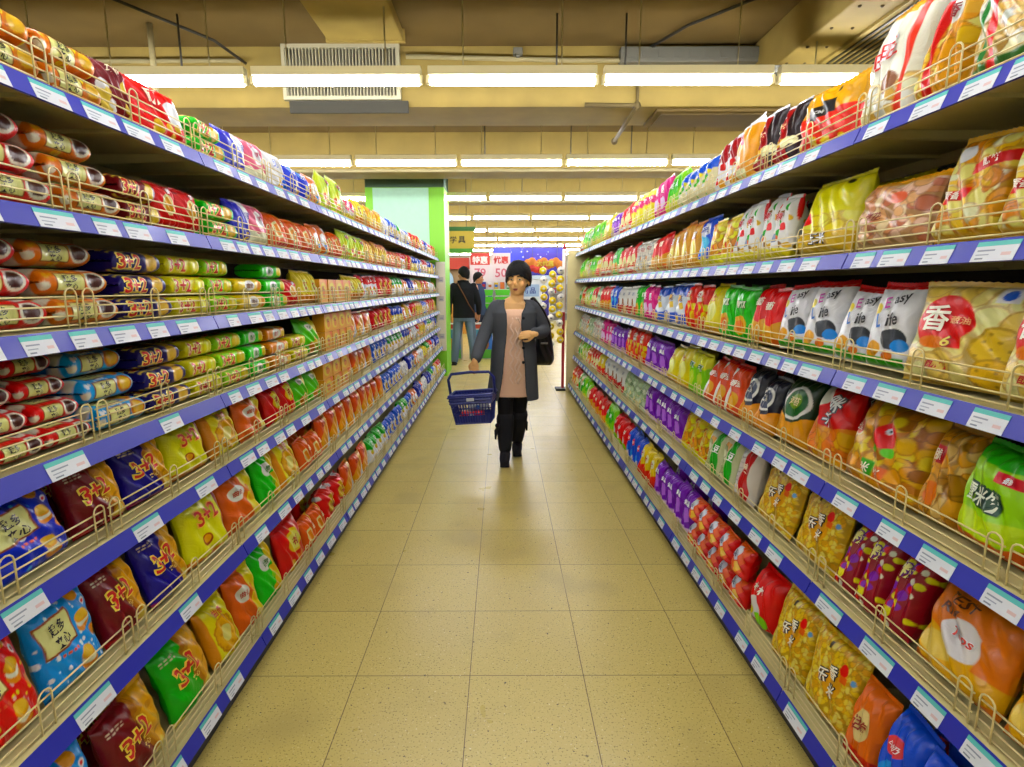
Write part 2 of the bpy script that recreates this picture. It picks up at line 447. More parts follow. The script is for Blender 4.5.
design('tanb', 'brick', (.21, .062, .12), [('F', 'e9c05a'), ('D', .52, .52, .36, 'f7efdf', 1.6), ('D', .52, .52, .26, 'd9d2cc', 1.5), ('R', .8, .0, .9, 1, 'f09a1c')], [('曲奇', .52, .52, .34, '8d6a4a', None)], 'tan biscuit block with cream oval', 'biscuit_pack', 'biscuits', 0)
design('lgb', 'brick', (.2, .062, .12), [('F', '55c81e'), ('D', .42, .5, .36, 'eef6d8', 1.5), ('D', .82, .55, .36, 'f2c638')], [('香葱', .42, .5, .34, '2a8a28', None)], 'green biscuit block with pale oval', 'biscuit_pack', 'biscuits', 0)
design('ocb', 'brick', (.2, .06, .12), [('F', 'f08a2c'), ('D', .5, .5, .4, 'f7e6d0', 1.6), ('D', .8, .4, .3, 'f7c048')], [('曲奇', .48, .52, .36, 'd4442a', None)], 'orange biscuit block with cream oval', 'biscuit_pack', 'biscuits', 0)
design('redb', 'bag', (.15, .14, .07), [('F', 'd0152a'), ('D', .5, .48, .24, 'f6d9a0'), ('D', .5, .48, .18, 'e9a24a'), ('B', .82, 1.1, 'b00d22')], [('香脆', .5, .78, .13, 'ffffff', None)], 'red biscuit packet with round cracker', 'biscuit_packet', 'biscuits', 10)
def simple(key, dims, ops, texts, phrase, name='biscuit_packet', cat='biscuits', lean=9, shape='bag', **kw): design(key, shape, dims, ops, texts, phrase, name, cat, lean, **kw)
simple('marwhite', (.17, .16, .08), [('F', '6d0c1c'), ('SP', 9, .08, .16, ['f4ece4', 'e9c46a'], 4, (.15, .1, .9, .7))], [('巧脆', .5, .8, .15, 'f6e2c0', None)], 'maroon packet with white clusters')
simple('redwhite', (.2, .17, .08), [('F', 'd51a20'), ('D', .72, .5, .25, 'f8f2ea'), ('SP', 6, .07, .1, ['f0b850'], 3, (.1, .05, .9, .35))], [('酥', .3, .68, .26, 'fff0d0', None)], 'red packet with white patch')
simple('indigo', (.19, .17, .08), [('F', '2b2fae'), ('DG', 1, .6, .95, 'f4f2f6'), ('SP', 5, .06, .1, ['f0c04a'], 5, (.4, .05, .95, .4)), ('R', .1, .1, .9, .16, '2b2fae')], [('奶盐', .66, .6, .16, '2b2fae', None)], 'indigo and white biscuit packet')
simple('pink', (.17, .18, .08), [('F', 'ea6f86'), ('D', .5, .6, .22, 'f9e8ec'), ('VB', .84, 1.1, 'f0a81e'), ('B', -.1, .26, 'f6e4c2', .03, 2)], [('草莓', .5, .6, .13, 'c02050', None)], 'pink packet with orange side')
simple('whiteblue', (.17, .17, .07), [('F', 'f2f4f8'), ('DG', 1, -.8, .42, '1f5ccc'), ('SP', 5, .05, .08, ['f0b84a'], 6, (.4, .05, .95, .4))], [('奶', .34, .66, .22, '1f5ccc', None)], 'white and blue biscuit packet')
simple('blue', (.17, .17, .08), [('F', '1438c2'), ('SP', 5, .06, .1, ['f0b84a', 'e8d8a0'], 6, (.4, .1, .95, .6)), ('D', .3, .8, .12, '5b8cf0')], [('苏打', .4, .72, .16, 'ffffff', None)], 'bright blue biscuit packet')
simple('orangewhite', (.17, .18, .08), [('F', 'ee7420'), ('D', .4, .42, .26, 'f8f2e6'), ('SP', 4, .08, .1, ['f3c04c'], 8, (.3, .05, .9, .4)), ('R', .3, .0, .5, .3, '3f8fd8')], [('脆', .5, .76, .2, 'ffffff', None)], 'orange packet with white oval')
simple('yellowlime', (.21, .24, .07), [('F', 'c8dc1c'), ('VB', .55, 1.1, '9ad01c'), ('D', .42, .4, .2, 'f4e14a'), ('SP', 6, .06, .09, ['f0a028', 'e86a1c'], 9, (.1, .05, .9, .35))], [('薯片', .5, .74, .14, 'd8321c', 'ffffff')], 'tall yellow and lime packet')
simple('pinkcup', (.14, .16, .09), [('F', 'f0d8d8'), ('D', .5, .55, .3, 'e0205c'), ('B', -.1, .2, 'f0d020')], [('果', .5, .56, .24, 'ffffff', None)], 'white packet with crimson disc')
simple('yellowpk', (.16, .18, .08), [('F', 'f2cb1c'), ('B', .0, .24, 'e88a1c', .03, 2), ('D', .5, .5, .2, 'f9ec9a')], [('酥', .5, .5, .22, 'd8321c', None)], 'golden yellow biscuit packet')
simple('orangered', (.18, .17, .08), [('F', 'ee6414'), ('D', .35, .45, .24, 'f7d9a0'), ('D', .35, .45, .17, 'e08a2c'), ('VB', .8, 1.1, 'f4b01e'), ('R', .1, .05, .9, .14, 'c61b16')], [('香', .66, .64, .22, 'fff2c4', None)], 'orange red biscuit packet')
simple('amber', (.17, .2, .07), [('F', 'f0a418'), ('DG', 1, 1.1, 1.25, 'e4620e'), ('RG', .45, .45, .3, 'f6c648', 9, .06), ('B', -.1, .16, 'e27a14', .02, 3)], [('香酥', .5, .8, .11, 'a81c10', None)], 'amber packet with golden cracker')
simple('amberbox', (.165, .135, .07), [('F', 'f09c12'), ('D', .45, .5, .36, 'f8c83a', 1.2), ('D', .52, .42, .2, 'e08014', 1.2), ('DG', 1, 1, 1.6, 'd86a10')], [('香酥', .42, .62, .2, 'a82010', None)], 'orange biscuit carton', 'biscuit_carton', 'biscuits', 0, 'box')
simple('amberdiag', (.2, .215, .07), [('F', 'f09a1c'), ('DG', 1, -1, .28, 'a8b4c8'), ('DG', 1, -1, .5, 'f2c038'), ('DG', -1, 1, .3, 'e05a14')], [('酥脆', .36, .76, .13, 'b01c14', None)], 'orange packet with diagonal grey stripe')
simple('orangecook', (.22, .25, .08), [('F', 'f06a14'), ('D', .36, .62, .14, 'f4e0d0', 1.3), ('VB', .6, 1.1, 'f2ce24', .04, 2), ('SP', 7, .05, .1, ['f0b040', 'd87a1c'], 12, (.55, .1, .95, .6))], [('曲奇', .36, .62, .1, 'c23c14', None)], 'orange cookie bag with oval label', 'biscuit_bag', 'biscuits', 14)
simple('yellowcook', (.22, .25, .08), [('F', 'f2d21a'), ('RG', .5, .4, .3, 'e8a838', 10, .05), ('D', .5, .4, .13, 'f4d488'), ('VB', -.1, .12, 'e89016')], [('曲奇', .48, .78, .13, 'd23414', None)], 'yellow cookie bag with cracker', 'biscuit_bag', 'biscuits', 14)
simple('greencook', (.2, .25, .08), [('F', '35b81e'), ('D', .4, .64, .13, 'f0f2dc', 1.3), ('VB', .62, 1.1, 'f2c428', .04, 2), ('SP', 6, .05, .09, ['f0b040', '8ac41e'], 13, (.5, .1, .95, .6))], [('香葱', .4, .64, .1, '2a7a24', None)], 'green cookie bag with pale oval', 'biscuit_bag', 'biscuits', 14)
simple('redcook', (.21, .24, .08), [('F', 'c4121e'), ('D', .52, .58, .24, 'e8c24a'), ('D', .52, .58, .18, 'f4dc84'), ('SP', 7, .06, .09, ['d88a2c', 'f0b85a'], 3, (.1, .05, .9, .3))], [('福', .52, .58, .18, 'b01818', None)], 'red cookie bag with gold disc', 'biscuit_bag', 'biscuits', 14)
simple('limecook', (.2, .24, .08), [('F', '6ccc1c'), ('DG', 1, .6, 1.0, 'f0d03c'), ('SP', 8, .06, .09, ['f0c060', 'c8801c'], 3, (.1, .05, .9, .4)), ('D', .4, .7, .1, 'eef4d0', 1.4)], [('海苔', .4, .7, .09, '2a7a24', None)], 'lime cookie bag with biscuits', 'biscuit_bag', 'biscuits', 14)
simple('wred', (.15, .19, .08), [('F', 'f2ece6'), ('B', .6, 1.1, 'd01c24', .02, 2), ('SP', 5, .07, .1, ['e8b04a', 'd8402c'], 14, (.1, .08, .9, .5))], [('脆', .5, .78, .18, 'ffffff', None)], 'white packet with red top')
simple('blueyel', (.15, .19, .08), [('F', 'f0c81c'), ('B', .5, 1.1, '1a3fb8', .03, 2), ('D', .5, .34, .18, 'f8ecc0')], [('脆', .5, .74, .18, 'ffffff', None)], 'yellow packet with blue top')
simple('bluewht', (.15, .19, .08), [('F', '2a5bd0'), ('D', .5, .45, .28, 'f0f4fa'), ('D', .5, .4, .16, 'e8b85a')], [('奶', .5, .8, .15, 'ffffff', None)], 'blue packet with white oval')
simple('greenwht', (.16, .2, .08), [('F', 'f0f0e2'), ('B', .55, 1.1, '3aa428', .03, 2), ('SP', 6, .06, .09, ['d8c84a', 'e89a3c'], 15, (.1, .08, .9, .5))], [('蔬', .5, .76, .17, 'ffffff', None)], 'white packet with green top')
simple('bluedeep', (.16, .2, .09), [('F', '14208e'), ('D', .5, .5, .24, '3c58d0'), ('B', .08, .2, 'e0e4f0')], [('脆', .5, .5, .22, 'ffffff', None)], 'deep blue biscuit packet')
simple('redround', (.2, .2, .12), [('F', 'd2161c'), ('D', .5, .5, .26, 'f0c044'), ('SP', 9, .05, .08, ['ffffff', 'f4a03c'], 16)], [('福', .5, .5, .22, 'c01414', None)], 'red gift packet with yellow disc')

# ---- the right rack: puffed snacks, crackers, sweets
def snack(key, dims, ops, texts, phrase, name='snack_bag', cat='snacks', lean=7, **kw): design(key, 'bag', dims, ops, texts, phrase, name, cat, lean, **kw)
GOLD = ['e7b552', 'f0c76a', 'd99a34', 'f4d78a', 'c98428']
CREAM = ['ecd9a8', 'f4e7c4', 'dcbc7c', 'f8f0d8', 'caa45e']
snack('clearcream', (.25, .31, .1), [('F', 'd8c490'), ('MO', CREAM + ['b8bcb0', '9a7a40'], 90, 21, (0, .08, 1, .86)), ('R', .1, .02, .9, .12, '3a6a34'), ('VB', .3, .38, 'd0301c'), ('VB', .2, .26, '2f7a3c'), ('R', .42, .5, .8, .64, 'f4f0e8')], [('米饼', .6, .57, .1, '2a2a2a', None)], 'clear bag of cream rice crackers', 'cracker_bag')
snack('cleargold', (.25, .31, .1), [('F', 'd9aa54'), ('MO', GOLD + ['f4e2b8'], 60, 22, (0, .05, 1, .92)), ('R', .12, .34, .62, .44, 'cf1a1e', .05), ('R', .5, .62, 1.0, .72, 'c8161c', .25), ('D', .3, .78, .09, 'f4f4f0')], [('蛋香', .36, .39, .08, 'f6e4c8', None), ('酥饼', .76, .68, .08, 'f6e4c8', None, .25)], 'golden bag with red banners', 'cracker_bag', lean=10)
snack('whitered', (.24, .35, .11), [('F', 'e9dfcc'), ('MO', CREAM + ['f0ead8'], 70, 23, (0, .03, 1, .34)), ('B', .86, 1.1, 'f2a81c', .01, 1), ('R', .0, .38, .2, .46, 'f0d43c'), ('D', .66, .3, .09, '7a4a1c'), ('VB', .82, .9, 'e2461c')], [('旺旺', .42, .56, .15, 'dc2c1c', 'ffffff', .25)], 'tall white bag with orange top edge', 'cracker_bag')
snack('clearred', (.22, .31, .1), [('F', 'd6a95a'), ('MO', GOLD, 60, 24, (0, .05, 1, .6)), ('VB', .3, .52, 'c5161e', .05, 1), ('D', .62, .66, .1, 'f2ead8'), ('B', .82, 1.1, '8a8e96', .02, 2)], [('香', .62, .66, .12, '8a1a1a', None)], 'clear bag with red stripe and cream disc', 'cracker_bag', lean=10)
snack('orangered_s', (.24, .23, .1), [('F', 'e8401a'), ('B', .52, 1.1, 'f0a414', .03, 1), ('R', .3, .46, .78, .66, '1a1a1c', .05), ('D', .74, .8, .04, '2a2a2a'), ('SP', 5, .05, .08, ['f2c84a'], 12, (.1, .02, .9, .16))], [('Chips', .54, .54, .07, 'f0f0ea', None, .05)], 'orange and red bag with black label', 'chip_bag')
snack('redblack', (.18, .26, .09), [('F', '8e1220'), ('DG', 1, .5, .95, '1c1014'), ('DG', -1, 1.2, .6, 'e9e4e4'), ('SP', 6, .06, .09, ['e8b44c', 'f2e2b0'], 13, (.1, .04, .9, .4))], [('辣', .4, .54, .18, 'f4e0a0', 'c01818')], 'dark red and black crisp bag', 'chip_bag')
snack('orangeyel', (.19, .27, .09), [('F', 'f09a1c'), ('SP', 8, .06, .1, ['f4d25a', 'f8e9b0', 'e06a1c'], 14, (.05, .05, .95, .6)), ('B', .84, 1.1, 'f4efe0'), ('D', .4, .68, .09, 'd4202c', 1.5)], [('虾条', .4, .68, .09, 'ffffff', None)], 'orange and yellow puff bag', 'chip_bag')
snack('dredwhite', (.16, .25, .09), [('F', 'f0e9e4'), ('B', .55, .9, '9a1424', .06, 2), ('SP', 5, .07, .09, ['e0a04a', 'c8321c'], 15, (.1, .05, .9, .45))], [('脆', .5, .7, .17, 'ffffff', None)], 'white crisp bag with dark red flash', 'chip_bag')
snack('blueyellow', (.15, .22, .08), [('F', 'd9d3a8'), ('B', .62, .92, '1a56c8', .05, 1), ('SP', 9, .05, .08, ['2a62c8', 'f0d040', '5ab03c', 'ffffff'], 16, (.05, .05, .95, .6))], [('多味', .5, .78, .12, 'ffffff', None)], 'small cream bag with blue flash', 'snack_bag')
snack('limebag', (.17, .27, .09), [('F', '8ed41a'), ('D', .5, .6, .22, '5cbc14'), ('B', -.1, .24, 'e4dc6a', .03, 2)], [('青豆', .5, .62, .14, 'ffffff', None)], 'lime green snack bag')
snack('magenta', (.15, .27, .09), [('F', 'dc1280'), ('D', .5, .32, .16, 'f4c0dc'), ('B', .9, 1.1, 'b00c64')], [('酸', .5, .66, .2, 'ffffff', None)], 'magenta snack bag')
snack('yellowpink', (.15, .26, .09), [('F', 'f2d40e'), ('B', .56, .76, 'd8386c', .03, 2), ('D', .5, .34, .18, 'f8ea7c')], [('虾味', .5, .66, .12, 'ffffff', None)], 'yellow snack bag with pink band')
snack('redbag', (.14, .25, .08), [('F', 'd01a1c'), ('D', .5, .42, .2, 'f4d8a0'), ('B', .1, .2, 'f0e6d8')], [('香辣', .5, .7, .13, 'fff0d0', None)], 'red snack bag with cream oval')
snack('purple', (.15, .24, .09), [('F', '6a16a0'), ('D', .5, .42, .17, 'b070e0'), ('VB', .0, .16, '3c0a6a'), ('B', .06, .16, 'f0c8f0')], [('紫薯', .5, .7, .13, 'ffffff', None)], 'purple snack bag')
snack('limeclear', (.16, .24, .08), [('F', 'd8dc9c'), ('MO', ['d6d98a', 'bfd060', 'f0ecc0', 'e8c860'], 40, 25, (0, .05, 1, .7)), ('B', .72, 1.1, '8ccc2c', .02, 2)], [('豆', .5, .82, .14, 'ffffff', None)], 'pale green nut bag with lime top', 'nut_bag', 'nuts')
snack('creamred', (.15, .23, .08), [('F', 'e9ddba'), ('MO', CREAM + ['e06a2c'], 40, 26, (0, .05, 1, .6)), ('D', .5, .7, .16, 'd83020')], [('豆', .5, .7, .16, 'fff4d8', None)], 'cream nut bag with red disc', 'nut_bag', 'nuts')
snack('pinkclear', (.27, .2, .11), [('F', 'd8b48c'), ('MO', ['d8a878', 'e8c8a0', 'c0845c', 'e6b8a0', 'b06a50'], 55, 27, (0, .04, 1, .96)), ('B', .86, 1.1, 'f0a02c', .03, 1), ('R', .0, .3, .1, .6, 'd8241c'), ('D', .7, .62, .08, 'e86a50', 1.6)], [('麻花', .4, .4, .13, '8c2a1c', None)], 'clear bag of pinkish twists', 'cracker_bag', lean=14)
snack('yellowpuff', (.27, .29, .12), [('F', 'f0d818'), ('B', -.1, .3, 'c8a84a', .04, 1), ('MO', ['e9cc60', 'f2dc78', 'd4b040'], 40, 28, (0, .26, 1, .5)), ('D', .8, .86, .03, '1c1c1c'), ('D', .2, .45, .1, 'd8301c')], [('玉米', .6, .17, .14, 'f4f4f4', '20201c')], 'yellow bag of corn puffs', 'chip_bag', lean=12)
snack('whitespot', (.17, .27, .08), [('F', 'ebe6da'), ('DG', 1.4, .4, 1.64, 'c8202c'), ('SP', 14, .03, .07, ['d82820', 'e8b43c', '2f9a3c', 'd86a20', '8a6a40'], 29, (.05, .12, .95, .86)), ('B', -.1, .14, 'd8cc2c'), ('D', .3, .3, .08, '8090a8')], [('鲜果', .4, .62, .12, 'c81c1c', 'ffffff')], 'white bag printed with red fruit', 'snack_bag', lean=12)
snack('clearyel', (.18, .24, .08), [('F', 'e0c860'), ('MO', GOLD + ['f0e060', 'e8402c'], 40, 30, (0, .1, 1, .8)), ('B', -.1, .2, 'e8dc20')], [('果仁', .5, .85, .1, 'b01c1c', None)], 'clear yellow bag of pieces', 'cracker_bag')
snack('bluebag', (.16, .27, .09), [('F', '1450c4'), ('D', .45, .4, .2, '5cb4ec'), ('B', -.1, .16, 'f0d02c', .03, 2), ('D', .5, .7, .13, 'f0f4fa', 1.3)], [('海味', .5, .7, .12, '1440a8', None)], 'blue snack bag with pale oval')
snack('amberbag', (.16, .27, .09), [('F', 'eba214'), ('D', .5, .4, .18, 'f8cc50'), ('B', .86, 1.1, 'd88a10')], [('香蕉', .5, .68, .14, 'fff6d0', 'b86a10')], 'amber yellow snack bag')
snack('redorange', (.18, .25, .09), [('F', 'd4281a'), ('B', -.1, .4, 'f2a01c', .06, 1), ('SP', 5, .07, .09, ['f6d46a', 'e06a1c'], 31, (.1, .05, .9, .4))], [('番茄', .5, .68, .14, 'fff0d0', None)], 'red and orange snack bag')
snack('clearwhite', (.17, .25, .08), [('F', 'dcd8cc'), ('MO', ['dcd6c4', 'ece8dc', 'c4beac', 'a8b0a8', 'e0a070'], 45, 32, (0, .05, 1, .95))], [('花生', .5, .7, .12, 'b02820', None)], 'clear bag of whitish pieces', 'nut_bag', 'nuts')
snack('greenbag', (.16, .29, .08), [('F', '4cb81c'), ('D', .5, .28, .18, 'e8a83c'), ('D', .5, .28, .1, 'd8761c'), ('B', .9, 1.1, '2c9a18')], [('青瓜', .5, .66, .13, 'f4ffdc', '2c7a18')], 'green snack bag with amber pieces')
snack('xiang', (.28, .3, .085), [('F', 'dcb968'), ('MO', ['ecd08a', 'e4c070', 'f2dca0'], 26, 33, (0, .06, 1, .95)), ('BI', .82, .42, .17, 'e0ba5c'), ('BI', .84, .16, .15, 'dcb050'), ('D', .34, .6, .25, 'd81c18'), ('R', .18, .36, .56, .5, 'd81c18'), ('D', .3, .4, .06, 'ee7a1c', 2.2), ('R', .7, .8, .86, .94, 'e8ecf0'), ('D', .78, .87, .05, '2c54b0'), ('VB', .96, 1.1, '7a5a30')],
      [('香', .27, .63, .25, 'f8ead0', None), ('6', .44, .42, .1, 'f6d84a', 'b03018'), ('葱油', .5, .62, .07, 'f0a060', None), ('酥饼', .42, .2, .09, 'd02818', None)], 'big clear bag with red circle', 'cracker_bag', lean=6, yaw=11)
snack('easylife', (.19, .25, .075), [('F', 'e8e8e6'), ('B', .9, 1.1, 'c4222c'), ('D', .2, .66, .07, 'f0c818'), ('D', .28, .2, .1, 'f0a01c', 1.2), ('D', .66, .33, .12, '34383c', 1.6), ('D', .8, .26, .07, '2f80c8', 1.6), ('R', .1, .02, .9, .12, '4aa82c'), ('D', .6, .14, .06, 'e07a24', 1.5)],
      [('E', .4, .74, .13, 'c0289c', None, .25), ('asy', .67, .77, .12, '26262a', None, .25), ('L', .34, .53, .16, '2a80d8', None, .15), ('ife', .6, .555, .15, '26262a', None, .15)], 'white bag, purple and blue lettering', 'cracker_bag', lean=10, yaw=13, roll=6)
snack('redflame', (.2, .28, .09), [('F', 'e03c14'), ('SP', 16, .04, .09, ['f2a41c', 'f6d24a', 'c81c14'], 34, (.05, .05, .95, .8)), ('D', .5, .74, .13, 'f6e8d0', 1.3)], [('烧烤', .5, .74, .12, 'c01c14', None)], 'red and orange flame snack bag')
snack('bluewhite', (.19, .27, .09), [('F', 'd2dae6'), ('B', .72, 1.1, '1f4cb4', .04, 2), ('B', .06, .3, '2450b8', .04, 1), ('SP', 7, .06, .09, ['f0bc48', 'e8a030'], 35, (.1, .15, .9, .55))], [('薯片', .5, .64, .14, 'e8b020', '24409c')], 'silver and blue crisp bag', 'chip_bag')
snack('whitered_s', (.16, .25, .08), [('F', 'dcdcd4'), ('B', .08, .34, 'b8281c', .05, 2), ('SP', 7, .04, .07, ['c83020', '8a5a30'], 36, (.1, .1, .9, .5))], [('牛肉', .5, .72, .13, '8c9aa8', None)], 'whitish bag with brick red base')
snack('limebag2', (.28, .27, .1), [('F', 'a2d41c'), ('B', .8, 1.1, '4cb414', .02, 1), ('B', -.1, .14, 'c8602c', .03, 2), ('R', .56, .66, .94, .76, 'd0343c'), ('D', .4, .26, .07, 'e8701c', 1.5), ('R', .4, .38, .74, .58, '24443c', -.06), ('B', .14, .34, 'c4de4a', .03, 1)],
      [('雪米饼', .5, .49, .18, 'e8f0d8', '24503c', -.06), ('香脆', .75, .71, .06, 'ffffff', None)], 'lime bag with dark characters', 'cracker_bag', lean=14)
snack('carrot', (.2, .26, .1), [('F', 'c89a58'), ('MO', ['cf9a50', 'e0b878', 'a87838', 'e8a050'], 40, 37, (0, .05, 1, .95)), ('R', .2, .58, .5, .76, 'b81c1c'), ('D', .4, .28, .12, 'f07a1c', 1.3)], [('脆', .35, .67, .12, 'f4e0c0', None)], 'clear bag with red square', 'cracker_bag', lean=14)
snack('goldstick', (.34, .3, .12), [('F', 'c8922c'), ('MO', ['d89a2c', 'e8b03c', 'b8781c', 'f0c860', '9c6414'], 70, 38, (0, .03, 1, .97)), ('D', .6, .62, .14, 'e02c18', 1.15), ('D', .57, .66, .035, 'ffffff'), ('D', .65, .66, .035, 'ffffff'), ('D', .57, .66, .016, '101010'), ('D', .65, .66, .016, '101010'), ('D', .52, .46, .05, '4cb01c', 1.6), ('D', .7, .46, .05, '6cc01c', 1.6), ('D', .16, .6, .1, 'f0dcb0', .9), ('D', .16, .6, .085, 'c8502c', .9), ('R', .44, .16, .58, .32, '4a9c2c'), ('R', .6, .14, .76, .3, 'e86a1c')],
      [('土豆', .16, .6, .07, 'f4e8d0', None), ('饼', .68, .22, .12, 'f6ead0', None), ('米', .51, .24, .1, 'f6ead0', None)], 'large clear bag of golden sticks', 'cracker_bag', lean=12)
snack('redpuff', (.23, .28, .1), [('F', 'c81624'), ('B', -.1, .46, 'ee8a1c', .05, 1), ('MO', ['f09a2c', 'f2ac3c', 'e07a18'], 50, 39, (0, .02, 1, .44)), ('D', .2, .8, .14, 'f0e6d0')], [('米果', .6, .66, .2, 'f4f4f0', '50545c', 1.2)], 'red bag with silver characters', 'chip_bag', lean=12)
snack('darkring', (.21, .28, .1), [('F', '10301c'), ('D', .6, .6, .24, 'e8e4d8', 1.1), ('D', .6, .6, .2, '1c5c2c', 1.1), ('D', .6, .62, .11, '7a9c2c', 1.2), ('B', -.1, .38, 'f09a24', .06, 1)], [('海苔', .6, .62, .12, 'f0e0a0', None)], 'dark green crisp bag with ringed emblem', 'chip_bag', lean=12)
snack('darkbag', (.18, .26, .09), [('F', '141826'), ('D', .5, .56, .2, 'd8d8d0', 1.2), ('D', .5, .56, .16, '28344c', 1.2), ('B', -.1, .36, 'ec9428', .06, 1)], [('黑椒', .5, .58, .12, 'f0e8d8', None)], 'black crisp bag with orange base', 'chip_bag', lean=12)
snack('orangewht_s', (.17, .26, .09), [('F', 'e2541c'), ('VB', -.1, .34, 'e8e0d4', .06, 1), ('D', .62, .3, .16, 'f0a444'), ('B', .88, 1.1, 'c8301c')], [('番茄', .6, .62, .12, 'fff0d8', None)], 'orange crisp bag with white side', 'chip_bag', lean=12)
snack('limeyellow', (.16, .25, .08), [('F', '8ccc1c'), ('B', .66, 1.1, 'f0e02c', .04, 2), ('D', .5, .36, .18, 'c8e46c')], [('柠檬', .5, .66, .13, '2a8a1c', 'ffffff')], 'lime and yellow snack bag')
snack('yellowbag', (.18, .26, .09), [('F', 'f0d012'), ('D', .5, .4, .2, 'f8ec8c'), ('B', -.1, .14, 'd8a80c', .03, 2)], [('芝士', .5, .68, .14, 'd8681c', None)], 'lemon yellow snack bag')
snack('rice', (.3, .27, .08), [('F', 'e2b54a'), ('MO', ['e6bc54', 'ecc868', 'd8a63c', 'f0d078', 'ca9a34'], 220, 40, (0, .0, 1, 1)), ('D', .6, .5, .16, 'f0a028', 1.1), ('D', .74, .72, .07, 'd8281c'), ('R', .72, .58, .82, .66, 'f0681c'), ('D', .9, .66, .035, '6c9cc8'), ('R', .38, .82, .42, .9, '3a3020'), ('D', .36, .44, .05, '8c6a8c')],
      [('香', .62, .63, .15, 'f6eed8', '2c2414'), ('米', .64, .42, .15, 'f6eed8', '2c2414'), ('乐', .44, .52, .15, 'f6eed8', '2c2414')], 'yellow rice cake bag', 'cracker_bag', lean=14)
snack('redclear', (.2, .27, .09), [('F', 'd8d0c8'), ('VB', .5, .86, 'b8141c', .03, 1), ('MO', ['d8d0c8', 'e8e4dc', 'b8b4ac'], 30, 41, (0, .05, .45, .95))], [('枣', .68, .6, .18, 'f4e0c0', None)], 'clear bag with dark red stripe', 'cracker_bag')
snack('greenclear', (.17, .26, .08), [('F', 'c8cca4'), ('VB', .56, .86, '3ca42c', .04, 1), ('MO', ['c8c89c', 'dcdcb8', 'e0a060', 'a8b080'], 34, 42, (0, .05, .5, .8))], [('豆', .72, .6, .16, 'ffffff', None)], 'clear bag with green stripe', 'nut_bag', 'nuts')
snack('palegreen', (.15, .24, .08), [('F', 'b4c8a0'), ('MO', ['b4c8a0', 'd0dcc0', '9ab48c', 'dcd8a0'], 40, 43, (0, .05, 1, .9))], [('瓜子', .5, .6, .12, '3c6a34', None)], 'pale green seed bag', 'nut_bag', 'nuts')
snack('confetti', (.15, .27, .09), [('F', '8a1428'), ('SP', 40, .03, .06, ['f0d83c', 'd82820', '7a28a0', 'f4f0d0', 'f0d83c'], 44, (.02, .04, .98, .8)), ('B', .84, 1.1, '7a1020')], [('糖', .5, .7, .16, 'f6ec8c', '6a1480')], 'crimson sweet bag with yellow confetti', 'sweet_bag', 'sweets', lean=14)
snack('shrimp', (.21, .235, .09), [('F', 'ee7c14'), ('B', .06, .44, 'f0a83c', .06, 1), ('D', .3, .3, .13, 'f0c070', 1.6), ('D', .55, .5, .2, 'dcd8d4', 1.15), ('R', .75, .3, 1.0, .62, 'ee7c14')], [('TEST', .4, .84, .1, '5a2808', None, -.1), ('RIM', .34, .71, .1, '5a2808', None, -.1), ('Tops', .55, .52, .12, 'd8341c', 'ffffff', -.1)], 'orange bag with silver disc', 'chip_bag', lean=20)
snack('bluesweet', (.16, .25, .09), [('F', '0f4cc0'), ('D', .45, .62, .11, 'e84a4c', 1.2), ('D', .5, .3, .15, '3c90e8'), ('D', .7, .2, .08, 'e8d8d0')], [('牛奶', .46, .62, .08, 'ffe8e0', None)], 'shiny blue sweet bag with pink patch', 'sweet_bag', 'sweets', lean=10)
snack('orangesweet', (.2, .24, .09), [('F', 'e8701c'), ('D', .5, .5, .2, 'f4c890'), ('B', -.1, .2, 'b8341c')], [('话梅', .5, .5, .16, '9a2410', None)], 'orange brown sweet bag', 'sweet_bag', 'sweets', lean=14)
snack('redball', (.19, .24, .12), [('F', 'd4141c'), ('D', .4, .3, .2, 'dcd8d0'), ('D', .6, .14, .13, '8ac42c', 1.3), ('D', .2, .2, .1, 'f0d028')], [('棒棒', .5, .66, .16, 'f4f0e0', None)], 'red sweet bag with grey picture', 'sweet_bag', 'sweets', lean=8)
snack('silverorange', (.15, .13, .08), [('F', 'e2601c'), ('D', .34, .66, .24, 'c8ccd4', 1.2), ('D', .64, .3, .18, 'f4b040'), ('VB', .86, 1.1, 'c8241c')], [('果', .34, .66, .24, '5c6478', None)], 'orange sweet bag with silver patch', 'sweet_bag', 'sweets', lean=8)
snack('yellowred', (.16, .24, .1), [('F', 'f0c414'), ('B', -.1, .38, 'd83c1c', .04, 1), ('D', .5, .66, .12, 'f8f0c0', 1.3)], [('糖', .5, .66, .14, 'c82c14', None)], 'yellow sweet bag with red base', 'sweet_bag', 'sweets')

